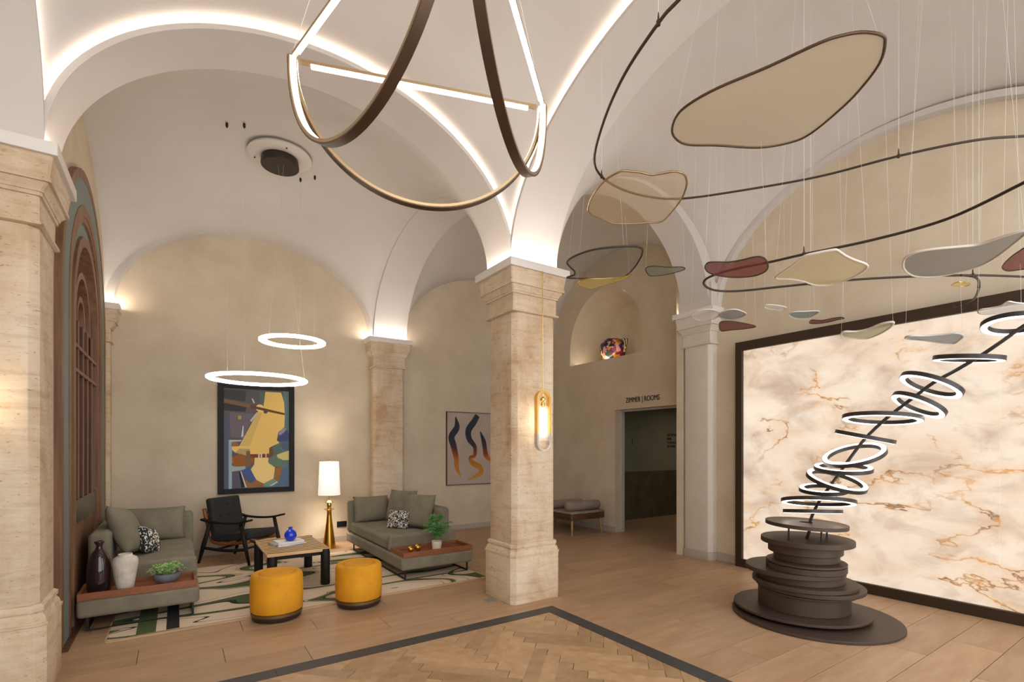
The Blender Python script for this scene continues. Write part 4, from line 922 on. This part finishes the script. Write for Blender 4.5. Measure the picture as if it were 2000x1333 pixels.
# ------------------------------------------------------------------ paintings
t = thing('framed_painting', 'abstract yellow and blue painting in a black frame', 'painting', (.975, YB - .03, .84))
fx0, fx1, fz0, fz1 = .477, 1.475, .842, 2.42; fwid = .072
for nm, q in (('frame_side', (fx0, fx0 + fwid, fz0, fz1)), ('frame_side', (fx1 - fwid, fx1, fz0, fz1)), ('frame_rail', (fx0 + fwid, fx1 - fwid, fz0, fz0 + fwid)), ('frame_rail', (fx0 + fwid, fx1 - fwid, fz1 - fwid, fz1))):
    B(q[0], q[1], YB - .045, YB - .001, q[2], q[3]).build(nm, 'blackwood', t, bevel=.003)
ART = [((98, 92, 92), [(130, 40), (828, 40), (828, 1205), (130, 1205)]), ((60, 56, 62), [(130, 210), (365, 250), (350, 310), (130, 300)]), ((72, 68, 72), [(130, 60), (360, 60), (350, 190), (130, 165)]),
       ((112, 104, 110), [(190, 320), (440, 330), (330, 620), (200, 600)]), ((92, 108, 98), [(500, 60), (590, 60), (560, 240), (500, 220)]),
       ((102, 122, 124), [(760, 40), (828, 40), (828, 1205), (560, 1205), (700, 1130), (750, 980), (600, 900), (640, 740), (740, 660), (772, 480)]),
       ((236, 198, 112), [(565, 60), (740, 60), (772, 180), (780, 330), (775, 480), (708, 540), (690, 640), (722, 670), (620, 722), (606, 805), (400, 805), (395, 770), (290, 760), (250, 790), (205, 745), (205, 715), (290, 710), (480, 310), (545, 240)]),
       ((216, 184, 108), [(470, 320), (530, 310), (400, 712), (300, 708)]), ((242, 212, 138), [(450, 848), (597, 848), (602, 915), (672, 968), (655, 1100), (545, 1158), (465, 1108), (408, 985), (445, 925)]),
       ((188, 160, 104), [(290, 740), (400, 745), (395, 800), (350, 830), (250, 785)]), ((104, 72, 36), [(400, 225), (778, 308), (778, 332), (400, 262)]), ((128, 98, 70), [(130, 165), (405, 225), (405, 262), (130, 212)]),
       ((238, 206, 128), [(505 + 44 * math.cos(k * .449), 258 + 44 * math.sin(k * .449)) for k in range(14)]), ((104, 72, 36), [(440, 234), (575, 264), (575, 292), (440, 268)]),
       ((82, 78, 76), [(567 + 22 * math.cos(k * .449), 302 + 20 * math.sin(k * .449)) for k in range(14)]),
       ((150, 148, 172), [(706, 560), (745, 505), (800, 490), (760, 560), (752, 600)]), ((70, 76, 118), [(752, 560), (808, 510), (826, 560), (822, 640), (760, 660), (695, 640), (705, 600)]),
       ((80, 102, 118), [(745, 655), (826, 640), (828, 760), (760, 760), (730, 690)]), ((92, 112, 106), [(640, 745), (735, 685), (750, 800), (660, 830), (630, 800)]),
       ((212, 198, 124), [(690, 815), (750, 790), (828, 765), (826, 880), (760, 880), (700, 850)]), ((102, 124, 104), [(600, 860), (700, 860), (755, 900), (740, 965), (660, 960), (592, 900)]),
       ((124, 66, 26), [(395, 808), (636, 800), (636, 842), (395, 846)]), ((112, 82, 52), [(606, 730), (640, 722), (660, 800), (640, 840), (580, 830), (606, 800)]),
       ((232, 222, 204), [(488, 802), (503, 802), (503, 848), (488, 848)]), ((232, 222, 204), [(515, 800), (528, 800), (528, 846), (515, 846)]), ((232, 222, 204), [(566, 798), (576, 798), (576, 844), (566, 844)]),
       ((152, 92, 42), [(190, 850), (300, 800), (440, 850), (440, 910), (340, 960), (230, 940)]), ((122, 98, 76), [(360, 770), (400, 765), (410, 960), (360, 970)]), ((178, 108, 44), [(180, 850), (230, 840), (230, 910), (185, 910)]),
       ((160, 178, 172), [(185, 930), (260, 950), (350, 945), (360, 985), (220, 1005), (180, 980)]), ((72, 92, 148), [(302, 1000), (388, 955), (465, 1105), (410, 1145)]), ((154, 106, 62), [(345, 1095), (410, 1145), (465, 1108), (545, 1160), (545, 1198), (368, 1200)]),
       ((92, 90, 104), [(215, 1010), (300, 1010), (345, 1200), (215, 1200)]), ((30, 28, 40), [(285, 1010), (300, 1008), (345, 1190), (310, 1195)]), ((206, 200, 204), [(298, 1000), (310, 1005), (368, 1195), (350, 1195)]),
       ((154, 176, 182), [(180, 640), (214, 640), (214, 1205), (180, 1205)]), ((86, 90, 110), [(132, 380), (180, 370), (180, 1205), (132, 1205)]), ((156, 104, 60), [(215, 655), (255, 655), (290, 700), (205, 712)]),
       ((186, 200, 198), [(190, 640), (320, 640), (305, 655), (190, 660)]), ((214, 206, 214), [(325, 470), (333, 480), (330, 600), (308, 605)]), ((196, 190, 204), [(470, 310), (480, 318), (415, 425), (400, 410)]), ((206, 198, 206), [(415, 150), (432, 150), (452, 200), (440, 208)]),
       ((186, 152, 62), [(275, 355), (310, 355), (310, 400), (275, 400)]), ((150, 108, 62), [(668, 970), (755, 965), (712, 1135), (655, 1130)]), ((124, 150, 142), [(545, 1160), (655, 1100), (700, 1140), (600, 1195), (545, 1195)]),
       ((206, 210, 198), [(600, 1190), (690, 1138), (705, 1145), (640, 1185)]), ((86, 112, 138), [(755, 980), (828, 950), (828, 1205), (650, 1205), (712, 1140)])]
mb = MB(); mats = []
for k, (c, poly) in enumerate(ART):
    nm = 'paint_%d_%d_%d' % c
    if nm not in M: M[nm] = mat(nm, c, .7)
    if nm not in mats: mats.append(nm)
    mb.cur = mats.index(nm)
    q = [(fx0 + fwid + (x - 130) / 698 * (fx1 - fx0 - 2 * fwid), fz0 + fwid + (1205 - y) / 1165 * (fz1 - fz0 - 2 * fwid)) for x, y in poly]
    mb.prism(q, YB - .02 - k * .0002, YB - .0195 - k * .0002 if k else YB - .005, 'y')
mb.build('canvas', mats, t)
t = thing('feather_painting', 'pale canvas with three wavy dark and amber strokes', 'painting', (4.6, YB - .03, .815))
x0, z0, z1 = 4.03, .815, 2.155; x1 = x0 + 1.34
B(x0 + .006, x1 - .006, YB - .028, YB - .002, z0 + .006, z1 - .006).build('canvas', 'canvas2', t)
for q in ((x0, x0 + .012, z0, z1), (x1 - .012, x1, z0, z1), (x0 + .012, x1 - .012, z0, z0 + .012), (x0 + .012, x1 - .012, z1 - .012, z1)): B(q[0], q[1], YB - .034, YB - .001, q[2], q[3]).build('frame_edge', 'benchwood', t)
def PX(x, y): return (x0 + (x - 82) / 586 * .86, z0 + (1250 - y) / 1075 * (z1 - z0))
for P, wd in (([(205, 250), (225, 400), (150, 540), (180, 680), (215, 850), (225, 1000), (280, 1130)], [.01, .055, .06, .06, .05, .04, .005]),
              ([(520, 215), (470, 310), (390, 440), (400, 570), (480, 690), (475, 820), (410, 850), (450, 930), (550, 990), (570, 1080), (480, 1130), (370, 1180)], [.05, .06, .062, .055, .04, .035, .03, .05, .05, .045, .03, .008]),
              ([(560, 460), (610, 600), (630, 720), (650, 820), (720, 900)], [.01, .045, .045, .05, .02])):
    pts = crom([(*PX(*p), w * 1000) for p, w in zip(P, wd)], 6, False); L_, R_ = [], []
    for k, p in enumerate(pts):
        a, b_ = pts[max(0, k - 1)], pts[min(len(pts) - 1, k + 1)]; tx, tz = b_.x - a.x, b_.y - a.y; l = math.hypot(tx, tz) or 1; w = p.z / 1000
        L_.append((p.x - tz / l * w, p.y + tx / l * w)); R_.append((p.x + tz / l * w, p.y - tx / l * w))
    rings = [[(l_[0], YB - .0305, l_[1]), (r_[0], YB - .0305, r_[1]), (r_[0], YB - .028, r_[1]), (l_[0], YB - .028, l_[1])] for l_, r_ in zip(L_, R_)]
    MB().loft(rings).build('paint_stroke', 'stroke', t)
# ------------------------------------------------------------------ bench with bolsters
t = thing('daybed_bench', 'low walnut daybed bench with a grey mattress by the doorway', 'bench', (5.85, 7.1, 0))
bx0, bx1, by0, by1 = 5.50, 6.30, 6.36, 7.75
MB().prism([(bx0 + .03, by0), (bx1 - .03, by0), (bx1, by0 + .03), (bx1, by1), (bx0, by1), (bx0, by0 + .03)], .265, .36).build('frame', 'benchwood', t, bevel=.01)
B(bx0 + .012, bx1 - .012, by0 + .012, by1 - .012, .36, .405).build('mattress', 'bench', t, bevel=.018, seg=3)
for x, dx in ((bx0 + .07, -.02), (bx1 - .09, .03)):
    for y, dy in ((by0 + .06, -.02), (by1 - .08, .02)): MB().tube([(x, y, .265), (x + dx, y + dy, 0)], [.022, .014], 10).build('leg', 'benchleg', t, smooth=40)
def bolster(label, y, z, r):
    tt = thing('bolster', label, 'cushion', ((bx0 + bx1) / 2, y, z), 'bench bolsters')
    rr = [(.001, 0), (r * .7, .004), (r * .92, .02), (r, .05), (r, .70), (r * .92, .73), (r * .7, .746), (.001, .75)]
    m3 = Matrix.Translation((bx0 + .025, y, z + r)) @ Matrix.Rotation(PI / 2, 4, 'Y'); MB(m3).lathe(rr, (0, 0), 28).build('roll', 'bench', tt, smooth='all')
    for k in (.18, .375, .57): MB(m3).lathe([(r + .001, k - .008), (r + .003, k), (r + .001, k + .008)], (0, 0), 28, cap=False).build('seam_band', 'bench', tt, smooth='all')
bolster('round grey bolster on the near end of the daybed bench', by0 + .16, .403, .085)
bolster('second bolster farther back on the daybed bench, half hidden by the column', by0 + .62, .403, .075)
# ------------------------------------------------------------------ painted jar in the niche
jx, jy, jz = XD + .34, 6.63, NZ + .001
t = thing('painted_jar', 'squat jar painted with bright flowers standing in the arched niche', 'jar', (jx, jy, jz))
MB().lathe([(.001, jz), (.15, jz), (.19, jz + .06), (.235, jz + .16), (.25, jz + .25), (.235, jz + .33), (.19, jz + .385), (.16, jz + .40), (.165, jz + .415), (.15, jz + .415), (.14, jz + .39), (.001, jz + .37)], (jx, jy), 44).build('body', 'floral', t, smooth=50)
for k in range(4): MB().tube(crom([(jx + .03 * k, jy - .16, jz + .39), (jx + .03 * k, jy - .24 - .01 * k, jz + .40), (jx + .02 * k, jy - .29, jz + .30), (jx, jy - .27 - .015 * k, jz + .15 + .03 * k)], 5, False), .007, 6).build('tassel', 'letter' if k % 2 else 'potwhite', t, smooth='all')
# ------------------------------------------------------------------ lettering
def text(name, label, body, M4, h, m, sx=1, parent=None):
    cu = bpy.data.curves.new(name, 'FONT'); cu.body = body; cu.size = h; cu.extrude = .003; cu.resolution_u = 3
    o = bpy.data.objects.new(name, cu); COL.objects.link(o)
    dg = bpy.context.evaluated_depsgraph_get(); me = bpy.data.meshes.new_from_object(o.evaluated_get(dg)); bpy.data.objects.remove(o)
    me.transform(M4 @ Matrix.Diagonal((sx, 1, 1, 1))); me.materials.clear(); me.materials.append(M[m]); me.name = name
    vs = [v.co.copy() for v in me.vertices]; o3 = Vector([(min(v[i] for v in vs) + max(v[i] for v in vs)) / 2 for i in range(3)])
    me.transform(Matrix.Translation(-o3)); o = bpy.data.objects.new(name, me); COL.objects.link(o); o.location = o3
    if label: tag(o, label, 'lettering')
    return o
# text running along -Y on the door wall (faces -X)
RX = Matrix(((0, 0, -1, 0), (-1, 0, 0, 0), (0, 1, 0, 0), (0, 0, 0, 1)))
text('wall_lettering', 'dark raised ZIMMER and ROOMS lettering above the doorway', 'ZIMMER | ROOMS', Matrix.Translation((XD - .004, 5.995, 2.272)) @ RX, .125, 'letter', .74)
# corridor wall (faces -Y)
RY = Matrix(((1, 0, 0, 0), (0, 0, -1, 0), (0, 1, 0, 0), (0, 0, 0, 1)))
text('corridor_numeral', 'dark floor number 1 on the corridor wall', '1', Matrix.Translation((7.87, 7.196, 1.56)) @ RY, .17, 'letter', .8)
text('corridor_sign', 'small dark directory lettering of four lines on the corridor wall', 'RECEPTION\nBAR\nLOUNGE\nROOMS', Matrix.Translation((9.02, 7.196, 1.755)) @ RY, .085, 'letter', .9)
